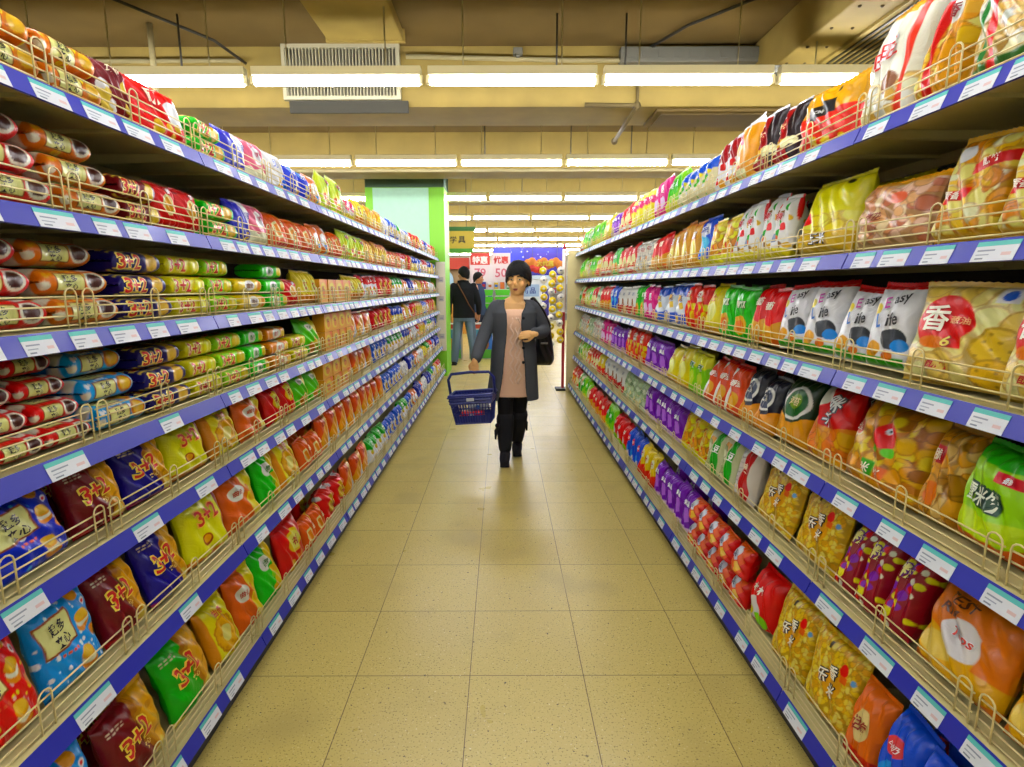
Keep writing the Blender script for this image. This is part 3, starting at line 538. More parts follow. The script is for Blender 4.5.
# along-the-rack stocking plan, metres from the camera: (design, from, to, facings, stacked)
LEFT = {
    1: [('caramel', 1.161, 1.557, 2, 2), ('marwhite', 1.564, 1.715, 1, 1), ('redwhite', 1.72, 1.993, 1, 1), ('greenb', 1.999, 2.199, 1, 2), ('indigo', 2.207, 2.447, 1, 1), ('pink', 2.447, 2.648, 1, 1), ('whiteblue', 2.648, 2.873, 1, 1), ('blue', 2.873, 3.204, 1, 1), ('orangewhite', 3.204, 3.392, 1, 1), ('yellowlime', 3.392, 3.87, 1, 1), ('pinkcup', 3.87, 4.15, 1, 1), ('yellowpk', 4.15, 4.508, 1, 1)],
    2: [('redroll', 1.114, 1.351, 1, 3), ('orangeroll', 1.357, 1.578, 1, 3), ('maroonb', 1.586, 1.762, 1, 2), ('redb', 1.767, 2.015, 2, 1), ('greenb', 2.021, 2.262, 1, 2), ('indigo', 2.262, 2.42, 1, 1), ('pink', 2.42, 2.635, 1, 1), ('orangered', 2.635, 3.207, 3, 1), ('orangewhite', 3.207, 3.478, 1, 1), ('orangered', 3.478, 3.753, 1, 1), ('yellowlime', 3.753, 4.367, 2, 1), ('amber', 4.367, 5.224, 3, 1), ('orangered', 5.224, 5.934, 2, 1)],
    3: [('redroll', 1.068, 1.288, 1, 3), ('orangeroll', 1.294, 1.531, 1, 3), ('navyb', 1.539, 1.776, 1, 3), ('yellowb', 1.781, 2.001, 1, 3), ('limeb', 2.008, 2.207, 1, 3), ('tanb', 2.207, 2.471, 1, 2), ('lgb', 2.471, 2.754, 1, 3), ('redb', 2.754, 2.929, 1, 1), ('yellowpk', 2.929, 3.194, 1, 1), ('amberbox', 3.194, 3.849, 4, 1), ('yellowpk', 3.849, 4.259, 2, 1), ('wred', 4.259, 4.804, 2, 1), ('redround', 4.804, 5.459, 2, 1), ('greenwht', 5.459, 6.066, 2, 1)],
    4: [('redroll', 1.08, 1.374, 2, 4), ('skyroll', 1.381, 1.592, 1, 3), ('navyb', 1.601, 1.834, 1, 3), ('yellowb', 1.84, 2.037, 1, 3), ('limeb', 2.037, 2.27, 1, 3), ('lgb', 2.27, 2.475, 1, 3), ('ocb', 2.475, 2.745, 1, 3), ('yellowb', 2.745, 2.969, 1, 2), ('limecook', 2.969, 3.251, 1, 1), ('amberbox', 3.251, 3.851, 4, 2), ('amberdiag', 3.851, 4.571, 3, 1), ('redround', 4.571, 5.411, 2, 1), ('blueyel', 5.411, 6.018, 2, 1)],
    5: [('bluesand', 1.044, 1.297, 1, 1), ('maroon32', 1.303, 1.495, 1, 1), ('navy32', 1.5, 1.71, 1, 1), ('yellow32', 1.715, 1.942, 1, 1), ('yellowcook', 1.949, 2.181, 1, 1), ('orangecook', 2.181, 2.451, 1, 1), ('redcook', 2.451, 2.794, 1, 1), ('limecook', 2.794, 3.188, 1, 1), ('amberbox', 3.188, 3.732, 3, 2), ('amberdiag', 3.732, 4.527, 3, 1), ('bluewht', 4.527, 5.175, 2, 1), ('greenwht', 5.175, 5.973, 2, 1)],
    6: [('redsand', 0.925, 1.11, 1, 1), ('skysand', 1.116, 1.305, 1, 1), ('maroon32', 1.313, 1.485, 1, 1), ('navy32', 1.489, 1.703, 1, 1), ('yellow32', 1.709, 1.973, 1, 1), ('orangecook', 1.981, 2.253, 1, 1), ('greencook', 2.253, 2.458, 1, 1), ('yellowcook', 2.458, 2.728, 1, 1), ('orangered', 2.728, 3.044, 1, 1), ('amberdiag', 3.044, 4.775, 5, 1), ('bluewht', 4.775, 5.66, 3, 1)],
    7: [('skysand', 0.971, 1.205, 1, 1), ('maroon32', 1.213, 1.45, 1, 1), ('green32', 1.46, 1.713, 1, 1), ('yellowcook', 1.72, 1.903, 1, 1), ('orangecook', 1.903, 2.104, 1, 1), ('greencook', 2.104, 2.314, 1, 1), ('redcook', 2.314, 2.593, 1, 1), ('orangered', 2.593, 2.906, 1, 1), ('redround', 2.906, 3.343, 1, 1), ('amberdiag', 3.343, 3.984, 2, 1), ('greenwht', 3.984, 4.599, 2, 1), ('bluewht', 4.599, 5.368, 2, 1)],
}
RIGHT = {
    1: [('clearcream', 1.139, 1.417, 2, 1), ('clearred', 1.422, 1.57, 1, 1), ('whitered', 1.577, 1.807, 1, 1), ('orangered_s', 1.827, 2.134, 1, 1), ('redblack', 2.141, 2.446, 2, 1), ('orangeyel', 2.455, 2.647, 1, 1), ('dredwhite', 2.647, 2.91, 2, 1), ('blueyellow', 2.91, 3.427, 4, 1), ('limebag', 3.427, 3.709, 1, 1), ('magenta', 3.709, 4.016, 1, 1), ('yellowpink', 4.016, 4.711, 4, 1), ('redbag', 4.711, 5.096, 2, 1), ('purple', 5.096, 5.551, 2, 1), ('yellowbag', 5.551, 5.922, 1, 1), ('limebag', 5.922, 6.619, 3, 1)],
    2: [('cleargold', 1.08, 1.452, 3, 1), ('pinkclear', 1.462, 1.768, 2, 1), ('yellowpuff', 1.778, 2.132, 2, 1), ('whitespot', 2.139, 2.61, 4, 1), ('clearyel', 2.61, 2.906, 2, 1), ('bluebag', 2.906, 3.081, 1, 1), ('amberbag', 3.081, 3.65, 4, 1), ('redorange', 3.65, 4.036, 2, 1), ('clearwhite', 4.036, 4.514, 3, 1), ('redbag', 4.514, 5.122, 3, 1), ('greenbag', 5.122, 5.492, 1, 1), ('redbag', 5.492, 6.038, 2, 1)],
    3: [('xiang', 1.021, 1.133, 1, 1), ('xiang', 1.146, 1.445, 1, 1), ('easylife', 1.452, 1.761, 2, 1), ('easylife', 1.771, 2.118, 2, 1), ('redorange', 2.126, 2.376, 2, 1), ('greenbag', 2.376, 2.741, 2, 1), ('yellowbag', 2.741, 2.917, 1, 1), ('redflame', 2.917, 3.22, 1, 1), ('bluewhite', 3.22, 3.899, 3, 1), ('magenta', 3.899, 4.173, 2, 1), ('greenbag', 4.173, 4.422, 1, 1), ('whitered_s', 4.422, 5.151, 4, 1), ('bluebag', 5.151, 5.483, 1, 1), ('redorange', 5.483, 5.979, 2, 1)],
    4: [('limebag2', 0.926, 1.064, 1, 1), ('limebag2', 1.072, 1.26, 1, 1), ('carrot', 1.266, 1.364, 1, 1), ('goldstick', 1.371, 1.701, 1, 1), ('redpuff', 1.711, 1.915, 1, 1), ('darkring', 1.922, 2.113, 1, 1), ('darkbag', 2.121, 2.416, 2, 1), ('orangewht_s', 2.426, 2.872, 3, 1), ('limeyellow', 2.872, 3.108, 2, 1), ('yellowbag', 3.108, 3.531, 2, 1), ('purple', 3.531, 4.113, 3, 1), ('redflame', 4.113, 4.757, 3, 1), ('purple', 4.757, 5.373, 3, 1), ('magenta', 5.373, 5.919, 2, 1)],
    5: [('shrimp', 0.83, 1.026, 1, 1), ('shrimp', 1.035, 1.289, 1, 1), ('confetti', 1.307, 1.618, 3, 1), ('rice', 1.628, 1.897, 1, 1), ('rice', 1.904, 2.205, 1, 1), ('redclear', 2.215, 2.397, 1, 1), ('greenclear', 2.397, 2.73, 3, 1), ('clearyel', 2.73, 3.145, 3, 1), ('purple', 3.145, 3.996, 6, 1), ('palegreen', 3.996, 4.669, 4, 1), ('whitered_s', 4.669, 5.66, 5, 1)],
    6: [('bluesweet', 0.887, 1.297, 4, 1), ('orangesweet', 1.305, 1.392, 1, 1), ('rice', 1.401, 1.636, 1, 1), ('rice', 1.642, 1.871, 1, 1), ('redball', 1.886, 2.075, 1, 1), ('silverorange', 2.085, 2.757, 5, 2), ('purple', 2.757, 3.435, 5, 1), ('yellowred', 3.435, 3.832, 3, 1), ('bluesweet', 3.832, 4.252, 2, 1), ('redball', 4.252, 4.77, 2, 1), ('limebag', 4.77, 5.154, 2, 1), ('redorange', 5.154, 6.129, 5, 1)],
}

# ------------------------------------------------------------------ materials of the racks
M_FILM = mat('printed film', attr=True, rough=.3, spec=.28, coat=.12, bump=.42, bscale=20)
M_PRINT = mat('printed lettering', attr=True, rough=.35, coat=.2)
M_CARD = mat('printed card', attr=True, rough=.45)
M_STEEL = mat('cream painted steel', 'd6c786', rough=.42, noise=.06, nscale=9)
M_WIRE = mat('cream wire', 'e2cf8e', rough=.35)
M_BACK = mat('shade-toned rack back', '16151a', rough=.6)  # near-black puts the shade inside the racks into the panel colour
M_RAIL = mat('blue rail plastic', '2028a2', rough=.48, coat=.06)
M_TAGM = mat('tag paper', attr=True, rough=.6, spec=.3, mul=.86)
M_DARK = mat('dark plinth', '2a2a2e', rough=.6)
ZL = [1.893, 1.625, 1.355, 1.077, .818, .512, .140]; XL = [0, 0, 0, 0, 0, -.035, -.075]
ZR = [1.885, 1.544, 1.204, .856, .525, .138]; XR = [0, 0, 0, 0, -.015, -.075]

def guard_mesh(L):
    b = MB()
    for z in (.008, .03, .052, .074): b.tube([(0, .014, z), (L, .014, z)], .0022, 5)
    def hoop(x, w=.036):
        pts = [(x, 0.0115, 0)] + [(x + w / 2 - w / 2 * math.cos(a), 0.0115, .078 + .016 * math.sin(a)) for a in np.linspace(0, PI, 7)] + [(x + w, 0.0115, 0)]
        b.tube(pts, .0021, 5)
    hoop(.004); hoop(L / 2 - .018); hoop(L - .04)
    return b.mesh('wire_guard', M_WIRE, True)
def tag_mesh(w):
    b = MB(); h = .043
    b.box(0, w, -.0008, 0, 0, h * .76, 'e6e8ea'); b.box(0, w, -.0008, 0, h * .76, h, '62c8bc')
    for x0, x1, z0, z1, c in ((.08, .5, .5, .58, '9aa0aa'), (.08, .4, .3, .36, 'a8aeb8'), (.68, .9, .26, .42, 'e6c4be'), (.1, .3, .1, .18, '8c929c')):
        b.add([(w * x0, -.0012, h * z0), (w * x1, -.0012, h * z0), (w * x1, -.0012, h * z1), (w * x0, -.0012, h * z1)], [(0, 1, 2, 3)], c)
    return b.mesh('price_tag', M_TAGM)
RAILT = math.atan2(.018, .045)
def build_rack(side, edges, Z, XO, who):
    rz = PI / 2 if side < 0 else -PI / 2
    w = edges[1] - edges[0]
    D = .46
    bm_shelf = {}
    for i, (z, xo) in enumerate(zip(Z, XO)):
        b = MB(); dep = D - xo
        b.box(.002, w - .002, 0, dep, -.012, -.001); b.box(.002, w - .002, 0, .012, -.03, -.001, bev=.002)
        b.box(.002, w - .002, dep - .02, dep, -.05, -.001)
        for q in (.25, .5, .75): b.box(w * q - .012, w * q + .012, .02, dep - .02, -.022, -.012)
        bm_shelf[i] = b.mesh('shelf', M_STEEL)
    b = MB(); b.add([(.003, -.001, -.001), (w - .003, -.001, -.001), (w - .003, -.019, -.046), (.003, -.019, -.046), (.003, .003, -.003), (w - .003, .003, -.003), (w - .003, -.015, -.048), (.003, -.015, -.048)],
                    [(0, 3, 2, 1), (4, 5, 6, 7), (0, 1, 5, 4), (3, 7, 6, 2), (0, 4, 7, 3), (1, 2, 6, 5)])
    m_rail = b.mesh('price_rail', M_RAIL)
    m_guard = guard_mesh(w / 2 - .012)
    m_tags = [tag_mesh(x) for x in (.085, .1, .115)]
    b = MB()
    for q in (0, 1):
        x = .006 if q == 0 else w - .01
        b.add([(x, .03, -.03), (x + .004, .03, -.03), (x, D, -.012), (x + .004, D, -.012), (x, D, -.045), (x + .004, D, -.045), (x, .03, -.012), (x + .004, .03, -.012)],
              [(0, 4, 2, 6), (1, 7, 3, 5), (0, 1, 5, 4), (6, 2, 3, 7), (0, 6, 7, 1), (2, 4, 5, 3)]); m_br = None
        if q == 0: b0 = b; b = MB()
    m_brk = [b0.mesh('bracket', M_STEEL), b.mesh('bracket', M_STEEL)]
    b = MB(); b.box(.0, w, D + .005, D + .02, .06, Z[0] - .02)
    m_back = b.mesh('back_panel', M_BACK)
    b = MB(); b.box(0, .05, D + .021, D + .06, 0, Z[0] + .02)
    for k in range(36): b.box(.012, .018, D + .0195, D + .021, .1 + k * .05, .125 + k * .05); b.box(.03, .036, D + .0195, D + .021, .1 + k * .05, .125 + k * .05)
    m_up = b.mesh('upright', M_STEEL)
    b = MB(); b.box(.0, w, -.05, D, .004, Z[-1] - .05)
    m_pl = b.mesh('plinth', M_DARK)
    g = random.Random(3 + side)
    n = len(edges) - 1
    for k in range(n):
        d0 = edges[k] if side < 0 else edges[k + 1]
        root = empty('shelving_bay', (side * 1.0, d0, 0), rz)
        nm = ordn(k)
        pos = 'closest to the camera' if k == 0 else ('at the far end' if k == n - 1 else nm + ' from the camera')
        tag(root, 'cream shelving bay with blue price rails, %s in the %s rack' % (pos, who), 'shelving', 'bays of the %s rack' % who)
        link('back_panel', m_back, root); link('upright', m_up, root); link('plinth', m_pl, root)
        for i, (z, xo) in enumerate(zip(Z, XO)):
            s = link('shelf', bm_shelf[i], root, (0, xo, z))
            link('price_rail', m_rail, s)
            if i < len(Z) - 1:
                for mb_ in m_brk: link('bracket', mb_, s)
            for q in (0, 1): link('wire_guard', m_guard, s, (.006 + q * w / 2, 0, 0))
            x = g.uniform(.02, .1)
            while x < w - .13:
                me = g.choice(m_tags)
                wd = max(v.co.x for v in me.vertices)
                link('price_tag', me, s, (x, -.0195, -.0462), (-RAILT, 0, 0))
                x += wd + g.choice(([.03, .05, .06, .09] if i < 3 else [.03, .06, .08, .1, .13]) if not (side < 0 and k == 0 and i in (3, 4, 5)) else [.1, .2, .3])
EL = [.77 + 1.18 * k for k in range(8)]
ER = [.45 + 1.204 * k for k in range(7)]
build_rack(-1, EL, ZL, XL, 'left'); build_rack(1, ER, ZR, XR, 'right')

# ------------------------------------------------------------------ stock
PROTO = {}
def proto(key, near):
    d = DES[key]; W, H, T = d['dims']
    if (key, near) in PROTO: return PROTO[(key, near)]
    seed = sum(map(ord, key)); asp = W / H
    if d['shape'] == 'bag':
        sh = Bag(W, H, T, seed, **{k: v for k, v in d['kw'].items() if k in ('pinch', 'low', 'seal')}); art = Art(d['ops'], asp)
        nu, nv = (84, 96) if near else (36, 42)
        b = MB(); sh.body(b, art, nu, nv)
        seal = MB(); sh.top(seal if near else b, art, 30)
        txs = []
        for t in d['texts']:
            txs.append(MB() if near else b); sh.text(txs[-1], t)
        parts = [('top_seal', seal)]
    elif d['shape'] == 'brick':
        sh = Brick(W, H, T, seed, d['kw'].get('rnd', 3.4)); art = Art(d['ops'], asp)
        nu, nv = (96, 64) if near else (40, 32)
        b = MB(); sh.body(b, art, nu, nv)
        f = [MB(), MB()] if near else [b, b]
        sh.fin(f[0], art, -1); sh.fin(f[1], art, 1)
        txs = []
        for t in d['texts']:
            txs.append(MB() if near else b); sh.text(txs[-1], t)
        parts = [('end_seal', f[0]), ('end_seal', f[1])]
    else:
        sh = Carton(W, H, T); art = Art(d['ops'], asp)
        b = MB(); sh.body(b, art, 48, 40); txs = []
        for t in d['texts']:
            txs.append(MB() if near else b); sh.text(txs[-1], t)
        parts = []
    parts += [('printed_lettering', q) for q in txs]
    m = M_CARD if d['shape'] == 'box' else M_FILM
    body = b.mesh(d['name'], m, d['shape'] != 'box')
    out = (body, [(n_, p.mesh(n_, M_PRINT if 'lett' in n_ else m, True)) for n_, p in parts] if near else [])
    PROTO[(key, near)] = out
    return out

PLACED = []      # (rack, shelf, design, y, column, level, row, object)
def put(side, shelf, key, y, z, depth, sx=1., level=0, row=0, col=0, g=RND, nstack=1, hs=1., near_lim=2.9):
    d = DES[key]; near = y < near_lim and row == 0
    me, parts = proto(key, near)
    rz = PI / 2 if side < 0 else -PI / 2
    bag = d['shape'] == 'bag'
    lean = math.radians(d['lean'] + (g.uniform(-3, 4) if bag else 0))
    o = link(d['name'], me, None, (side * (1.0 + depth), y, z), (-lean if bag else 0, 0, rz + math.radians(d['kw'].get('yaw', 0) + g.uniform(-5, 5) if bag else g.uniform(-2, 2))))
    if 'roll' in d['kw']: o.rotation_euler.y = math.radians(g.uniform(-1, 1) * d['kw']['roll']); o.location.z += .012
    o.scale = (sx, 1, hs)
    for n_, pm in parts: link(n_, pm, o)
    PLACED.append((side, shelf, key, y, col, level, row, nstack, o))
    return o

def stock(side, plan, Z, XO, end, mixset, seed):
    g = random.Random(seed)
    for sh in plan:
        z = Z[sh - 1] + .004; xo = XO[sh - 1]
        rows = plan[sh]
        y_end = rows[-1][2]
        # towards the far end of the rack the mix of small packs
        y = y_end + .01; extra = []; last = None
        while y < end - .1:
            key = g.choice([k for k in mixset if k != last]); last = key
            W = DES[key]['dims'][0]; n = g.choice([1, 2, 2, 3])
            n = max(1, min(n, int((end - y) / W)))
            if y + n * W > end: break
            extra.append((key, y, y + n * W * 1.03, n, 1)); y += n * W * 1.03
        for key, a, b, n, st in list(rows) + extra:
            d = DES[key]; W, H, T = d['dims']; span = b - a
            n2 = max(n, int(round(span / W))) if span / n > 1.3 * W else n
            pitch = span / n2
            while n2 > 1 and pitch < W * .68: n2 -= 1; pitch = span / n2
            sx = min(1.2, max(.6, pitch * (.965 if d['lean'] < 13 or side > 0 else .91) / W))
            gap_above = (Z[sh - 2] - Z[sh - 1] - .06) if sh > 1 else .6
            for c in range(n2):
                yc = a + pitch * (c + .5)
                if d['shape'] == 'bag':
                    lean = math.radians(d['lean'])
                    hs = min(1., gap_above / (H * math.cos(lean)) * .93) * g.uniform(.9, 1.0)
                    st_ = st if st > 1 else 1
                    for lv in range(st_):
                        put(side, sh, key, yc, z + lv * (T * .9 if st_ > 1 else 0) + (.011 if d['lean'] > 18 else .004) + (lv * H * .96 if st_ > 1 else 0) - (lv * T * .9 if st_ > 1 else 0), xo + .021 + T * (.36 if d['lean'] > 18 else (.5 if d['lean'] > 11 else .6)) + (.014 if T >= .1 and yc < 3 else 0), sx, lv, 0, c, g, st_, hs)
                    lowshelf = (side < 0 and sh >= 5) or (side > 0 and sh >= 4)
                    if lowshelf and st == 1 and yc < 3.4 and g.random() < .55 and T * .55 + .03 + 2 * T < .36 - xo:
                        put(side, sh, key, yc, z + .003, xo + .022 + T * 1.75 + .02, sx, 0, 1, c, g, 1, hs)
                    if side > 0 and sh in (2, 3) and yc < 3.2 and key != 'xiang' and g.random() < .6:
                        put(side, sh, key, yc, z + .003, xo + .022 + T * 1.8 + .025, sx, 0, 1, c, g, 1, hs)
                else:
                    hs = min(1., gap_above / (st * (H + .0035)))
                    for lv in range(st):
                        put(side, sh, key, yc + g.uniform(-.004, .004), z + lv * (H + .0035) * hs, xo + .022 + T * .5 + lv * ((.028 if 'roll' in key else .012) if d['shape'] == 'brick' else .002) + g.uniform(0, .004), sx, lv, 0, c, g, st, hs)
MIXL = ['wred', 'blueyel', 'bluewht', 'greenwht', 'bluedeep', 'yellowpk', 'redround', 'amber', 'whiteblue', 'orangewhite']
MIXR = ['creamred', 'limeclear', 'redbag', 'yellowred', 'palegreen', 'clearwhite', 'redorange', 'greenclear', 'orangewht_s', 'limebag']
stock(-1, LEFT, ZL, XL, EL[-1] - .02, MIXL, 11)
stock(1, RIGHT, ZR, XR, ER[-1] - .02, MIXR, 12)

# labels: what it looks like and which one of its kind it is
by = {}
for p in PLACED: by.setdefault((p[0], p[1], p[2]), []).append(p)
LV = {1: [''], 2: ['lower', 'upper'], 3: ['bottom', 'middle', 'top'], 4: ['bottom', 'second', 'third', 'top']}
for (side, sh, key), ps in by.items():
    d = DES[key]; rack = 'left' if side < 0 else 'right'
    tot = len(ZL) if side < 0 else len(ZR)
    shelf = 'top shelf' if sh == 1 else ('bottom shelf' if sh == tot else ordn(sh - 1) + ' shelf down')
    ys = sorted({round(p[3], 1 if False else 2) for p in ps if p[5] == 0 and p[6] == 0})
    for p in ps:
        o = p[-1]; i = min(range(len(ys)), key=lambda q: abs(ys[q] - p[3])); many = len(ys) > 1
        where = '%s rack, %s' % (rack, shelf)
        if p[7] > 1:
            s = '%s, %s one of %sstack, %s' % (d['phrase'], LV[p[7]][p[5]], (ordn(i) + ' ' if many else 'its '), where)
        elif p[6] == 1:
            s = '%s behind %sfront one, %s' % (d['phrase'], 'the ' + ordn(i) + ' ' if many else 'the ', where)
        elif many: s = '%s, %snearest, %s' % (d['phrase'], ordn(i) + ' ' if i else '', where)
        else: s = '%s, %s' % (d['phrase'], where)
        tag(o, s, d['cat'], '%ss on the %s, %s rack' % (d['name'].replace('_', ' '), shelf, rack))

# ------------------------------------------------------------------ the room
def floor_material():
    m = bpy.data.materials.new('speckled vinyl tile'); m.use_nodes = True; nt = m.node_tree; N = nt.nodes; Lk = nt.links
    b = N['Principled BSDF']; b.inputs['Roughness'].default_value = .3; b.inputs['Specular IOR Level'].default_value = .45
    tc = N.new('ShaderNodeTexCoord'); mp = N.new('ShaderNodeMapping'); Lk.new(tc.outputs['Object'], mp.inputs['Vector'])
    T = .429
    mp.inputs['Location'].default_value = (-(-.1240), -1.9035, 0)
    br = N.new('ShaderNodeTexBrick'); br.offset = 0; br.squash = 1
    br.inputs['Scale'].default_value = 1; br.inputs['Brick Width'].default_value = T; br.inputs['Row Height'].default_value = T
    br.inputs['Mortar Size'].default_value = .0016; br.inputs['Mortar Smooth'].default_value = .1; br.inputs['Bias'].default_value = 0
    br.inputs['Color1'].default_value = (*lin('ccb764'), 1); br.inputs['Color2'].default_value = (*lin('c4af5e'), 1); br.inputs['Mortar'].default_value = (*lin('5c4c22'), 1)
    Lk.new(mp.outputs[0], br.inputs['Vector'])
    def speck(scale, lo, hi, col, prev):
        n = N.new('ShaderNodeTexNoise'); n.inputs['Scale'].default_value = scale; n.inputs['Detail'].default_value = 2
        Lk.new(tc.outputs['Object'], n.inputs['Vector'])
        r = N.new('ShaderNodeMapRange'); r.inputs[1].default_value = lo; r.inputs[2].default_value = hi; Lk.new(n.outputs['Fac'], r.inputs[0])
        mx = N.new('ShaderNodeMix'); mx.data_type = 'RGBA'; Lk.new(r.outputs[0], mx.inputs['Factor']); Lk.new(prev, mx.inputs['A']); mx.inputs['B'].default_value = (*lin(col), 1)
        return mx.outputs['Result']
    c = speck(150, .6, .68, '84702c', br.outputs['Color']); c = speck(120, .66, .72, 'e4d9a4', c); c = speck(70, .69, .72, '3a3018', c)
    c = speck(2.2, .56, .8, 'b09c58', c)
    Lk.new(c, b.inputs['Base Color'])
    n = N.new('ShaderNodeTexNoise'); n.inputs['Scale'].default_value = 5; Lk.new(tc.outputs['Object'], n.inputs['Vector'])
    r = N.new('ShaderNodeMapRange'); r.inputs[3].default_value = .22; r.inputs[4].default_value = .42; Lk.new(n.outputs['Fac'], r.inputs[0]); Lk.new(r.outputs[0], b.inputs['Roughness'])
    return m
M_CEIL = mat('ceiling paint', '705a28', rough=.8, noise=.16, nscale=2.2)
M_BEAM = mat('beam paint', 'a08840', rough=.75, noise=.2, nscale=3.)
M_WALL = mat('wall paint', 'cfc8a8', rough=.8, noise=.06, nscale=3)
XW, Y0, Y1, ZC = 9.0, -3.2, 29.0, 3.47
def slab(name, x0, x1, y0, y1, z0, z1, m, label=None):
    b = MB(); b.box(x0, x1, y0, y1, z0, z1); return struct(link(name, b.mesh(name, m)), label)
slab('floor', -XW, XW, Y0, Y1, -.1, 0, floor_material(), 'yellowish speckled vinyl tile floor')
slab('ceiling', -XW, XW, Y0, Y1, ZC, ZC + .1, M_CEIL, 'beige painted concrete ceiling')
slab('wall_left', -XW - .1, -XW, Y0, Y1, 0, ZC, M_WALL); slab('wall_right', XW, XW + .1, Y0, Y1, 0, ZC, M_WALL)
slab('wall_back', -XW, XW, Y1, Y1 + .1, 0, ZC, M_WALL); slab('wall_front', -XW, XW, Y0 - .1, Y0, 0, ZC, M_WALL)
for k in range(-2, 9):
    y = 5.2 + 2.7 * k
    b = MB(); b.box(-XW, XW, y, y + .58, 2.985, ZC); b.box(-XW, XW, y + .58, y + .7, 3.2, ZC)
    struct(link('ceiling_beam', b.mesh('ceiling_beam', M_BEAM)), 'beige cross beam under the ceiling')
# air ducts running along the aisle up to the beam
for x0, x1, ya, yb, lab in ((-1.38, -.78, -1.6, 5.19, 'beige duct under the ceiling left of the aisle'), (2.15, 3.3, 2.6, 5.19, 'beige duct under the ceiling right of the aisle')):
    if x0 < 0:
        t = empty('ceiling_duct', (0, 0, 0)); tag(t, lab, 'duct', 'ceiling ducts')
        b = MB(); b.box(x0, x1, 3.1, 4.9, 3.38, ZC - .002, bev=.01); link('duct_body', b.mesh('duct_body', M_BEAM), t)
        b = MB()
        for yy in (3.2, 4.86): b.box(x0 - .015, x1 + .015, yy, yy + .03, 3.37, ZC - .002)
        link('flange', b.mesh('flange', M_BEAM), t)
    else:
        t = empty('ceiling_duct', (0, 0, 0)); tag(t, lab, 'duct', 'ceiling ducts')
        b = MB(); b.box(x0, x1, 3.3, yb, 3.15, ZC - .002, bev=.01); link('duct_body', b.mesh('duct_body', M_BEAM), t)
        f = MB(); f.box(x0 + .3, x1 - .05, 3.5, 4.7, 3.13, 3.15); fr = link('vent_frame', f.mesh('vent_frame', M_BEAM), t)
        f = MB()
        for k in range(16): f.box(x0 + .34 + k * .05, x0 + .355 + k * .05, 3.55, 4.65, 3.118, 3.13)
        link('louvre', f.mesh('louvre', mat('dark louvre', '34301f', rough=.5)), fr)
        f = MB()
        for k in range(5):
            for xx in (x0 + .06, x0 + .2): f.ball((xx, 3.5 + k * .3, 3.15), .012, 8, 5)
        link('rivet', f.mesh('rivet', mat('rusty rivet', '5c4a20', rough=.6)), t)
# white air grille on the first beam
t = empty('air_vent', (-1.36, 5.19, 3.03)); tag(t, 'white louvred air vent on the ceiling beam', 'vent')
M_GR = mat('white vent metal', 'bdb592', rough=.5)
b = MB()
b.box(-.5, .5, -.05, 0, 0, .03); b.box(-.5, .5, -.05, 0, .41, .44); b.box(-.5, -.47, -.05, 0, .03, .41); b.box(.47, .5, -.05, 0, .03, .41); b.box(-.47, .47, -.045, 0, .2, .24)
link('vent_frame', b.mesh('vent_frame', M_GR), t)
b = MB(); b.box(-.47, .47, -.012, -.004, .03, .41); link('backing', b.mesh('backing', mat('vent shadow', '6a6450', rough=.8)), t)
b = MB()
for k in range(34): b.box(-.465 + k * .0282, -.457 + k * .0282, -.045, -.012, .03, .41)
link('louvre', b.mesh('louvre', M_GR), t)
b = MB(); b.box(-.46, .56, -.03, -.002, -.1, -.005); link('drain_tray', b.mesh('drain_tray', mat('vent tray', '3e3b2e', rough=.7)), t)
# pipes, cables and boxes under the ceiling
M_PIPE = mat('beige pipe', 'a39668', rough=.55); M_CAB = mat('dark cable', '2e2a20', rough=.6); M_JB = mat('grey box', '6c6a5c', rough=.6)
def pipe(name, pts, r, m, lab, cat, grp=None):
    b = MB(); b.tube(pts, r, 8); o = link(name, b.mesh(name, m, True)); tag(o, lab, cat, grp); return o
pipe('ceiling_pipe', [(-8.5, 5.12, 3.33), (-2.2, 5.12, 3.33)], .018, M_PIPE, 'thin pipe along the first beam left of the vent', 'pipe')
pipe('ceiling_pipe', [(-.8, 5.12, 3.36), (.6, 5.13, 3.33), (8.5, 5.12, 3.32)], .02, M_PIPE, 'thin pipe along the first beam right of the vent', 'pipe')
for k, y in enumerate((7.72, 10.42, 13.12, 15.82)):
    pipe('ceiling_pipe', [(-8.5, y, 2.95), (8.5, y, 2.95)], .022, M_PIPE, 'long beige pipe in front of the %s beam behind the vent' % ordn(k), 'pipe', 'pipes under the beams')
pipe('ceiling_rod', [(-2.72, 4.75, 3.46), (-2.72, 4.75, 2.98)], .022, M_PIPE, 'vertical pipe dropping from the ceiling above the left rack', 'pipe')
pipe('ceiling_cable', [(-2.75, 4.3, 3.45), (-2.3, 4.9, 3.4), (-2.14, 5.1, 3.3)], .012, M_CAB, 'dark cable slanting under the ceiling above the left rack', 'cable')
pipe('ceiling_cable', [(-2.42, 4.6, 3.46), (-2.42, 4.6, 2.98)], .008, M_CAB, 'thin dark wire hanging above the left rack', 'cable')
pipe('ceiling_cable', [(1.85, 4.3, 3.45), (1.45, 4.75, 3.44), (1.25, 5.1, 3.42)], .012, M_CAB, 'dark cable slanting under the ceiling above the right rack', 'cable')
for k, (x, y) in enumerate(((.94, 4.6), (.42, 4.6), (-.2, 7.2), (.85, 7.25), (1.6, 7.3), (-.6, 9.9), (.35, 9.95))):
    pipe('ceiling_rod', [(x, y, 3.46), (x, y, 2.99)], .007, M_CAB, 'thin dark drop rod, %s one counted from the camera' % ordn(k), 'rod', 'drop rods under the ceiling')
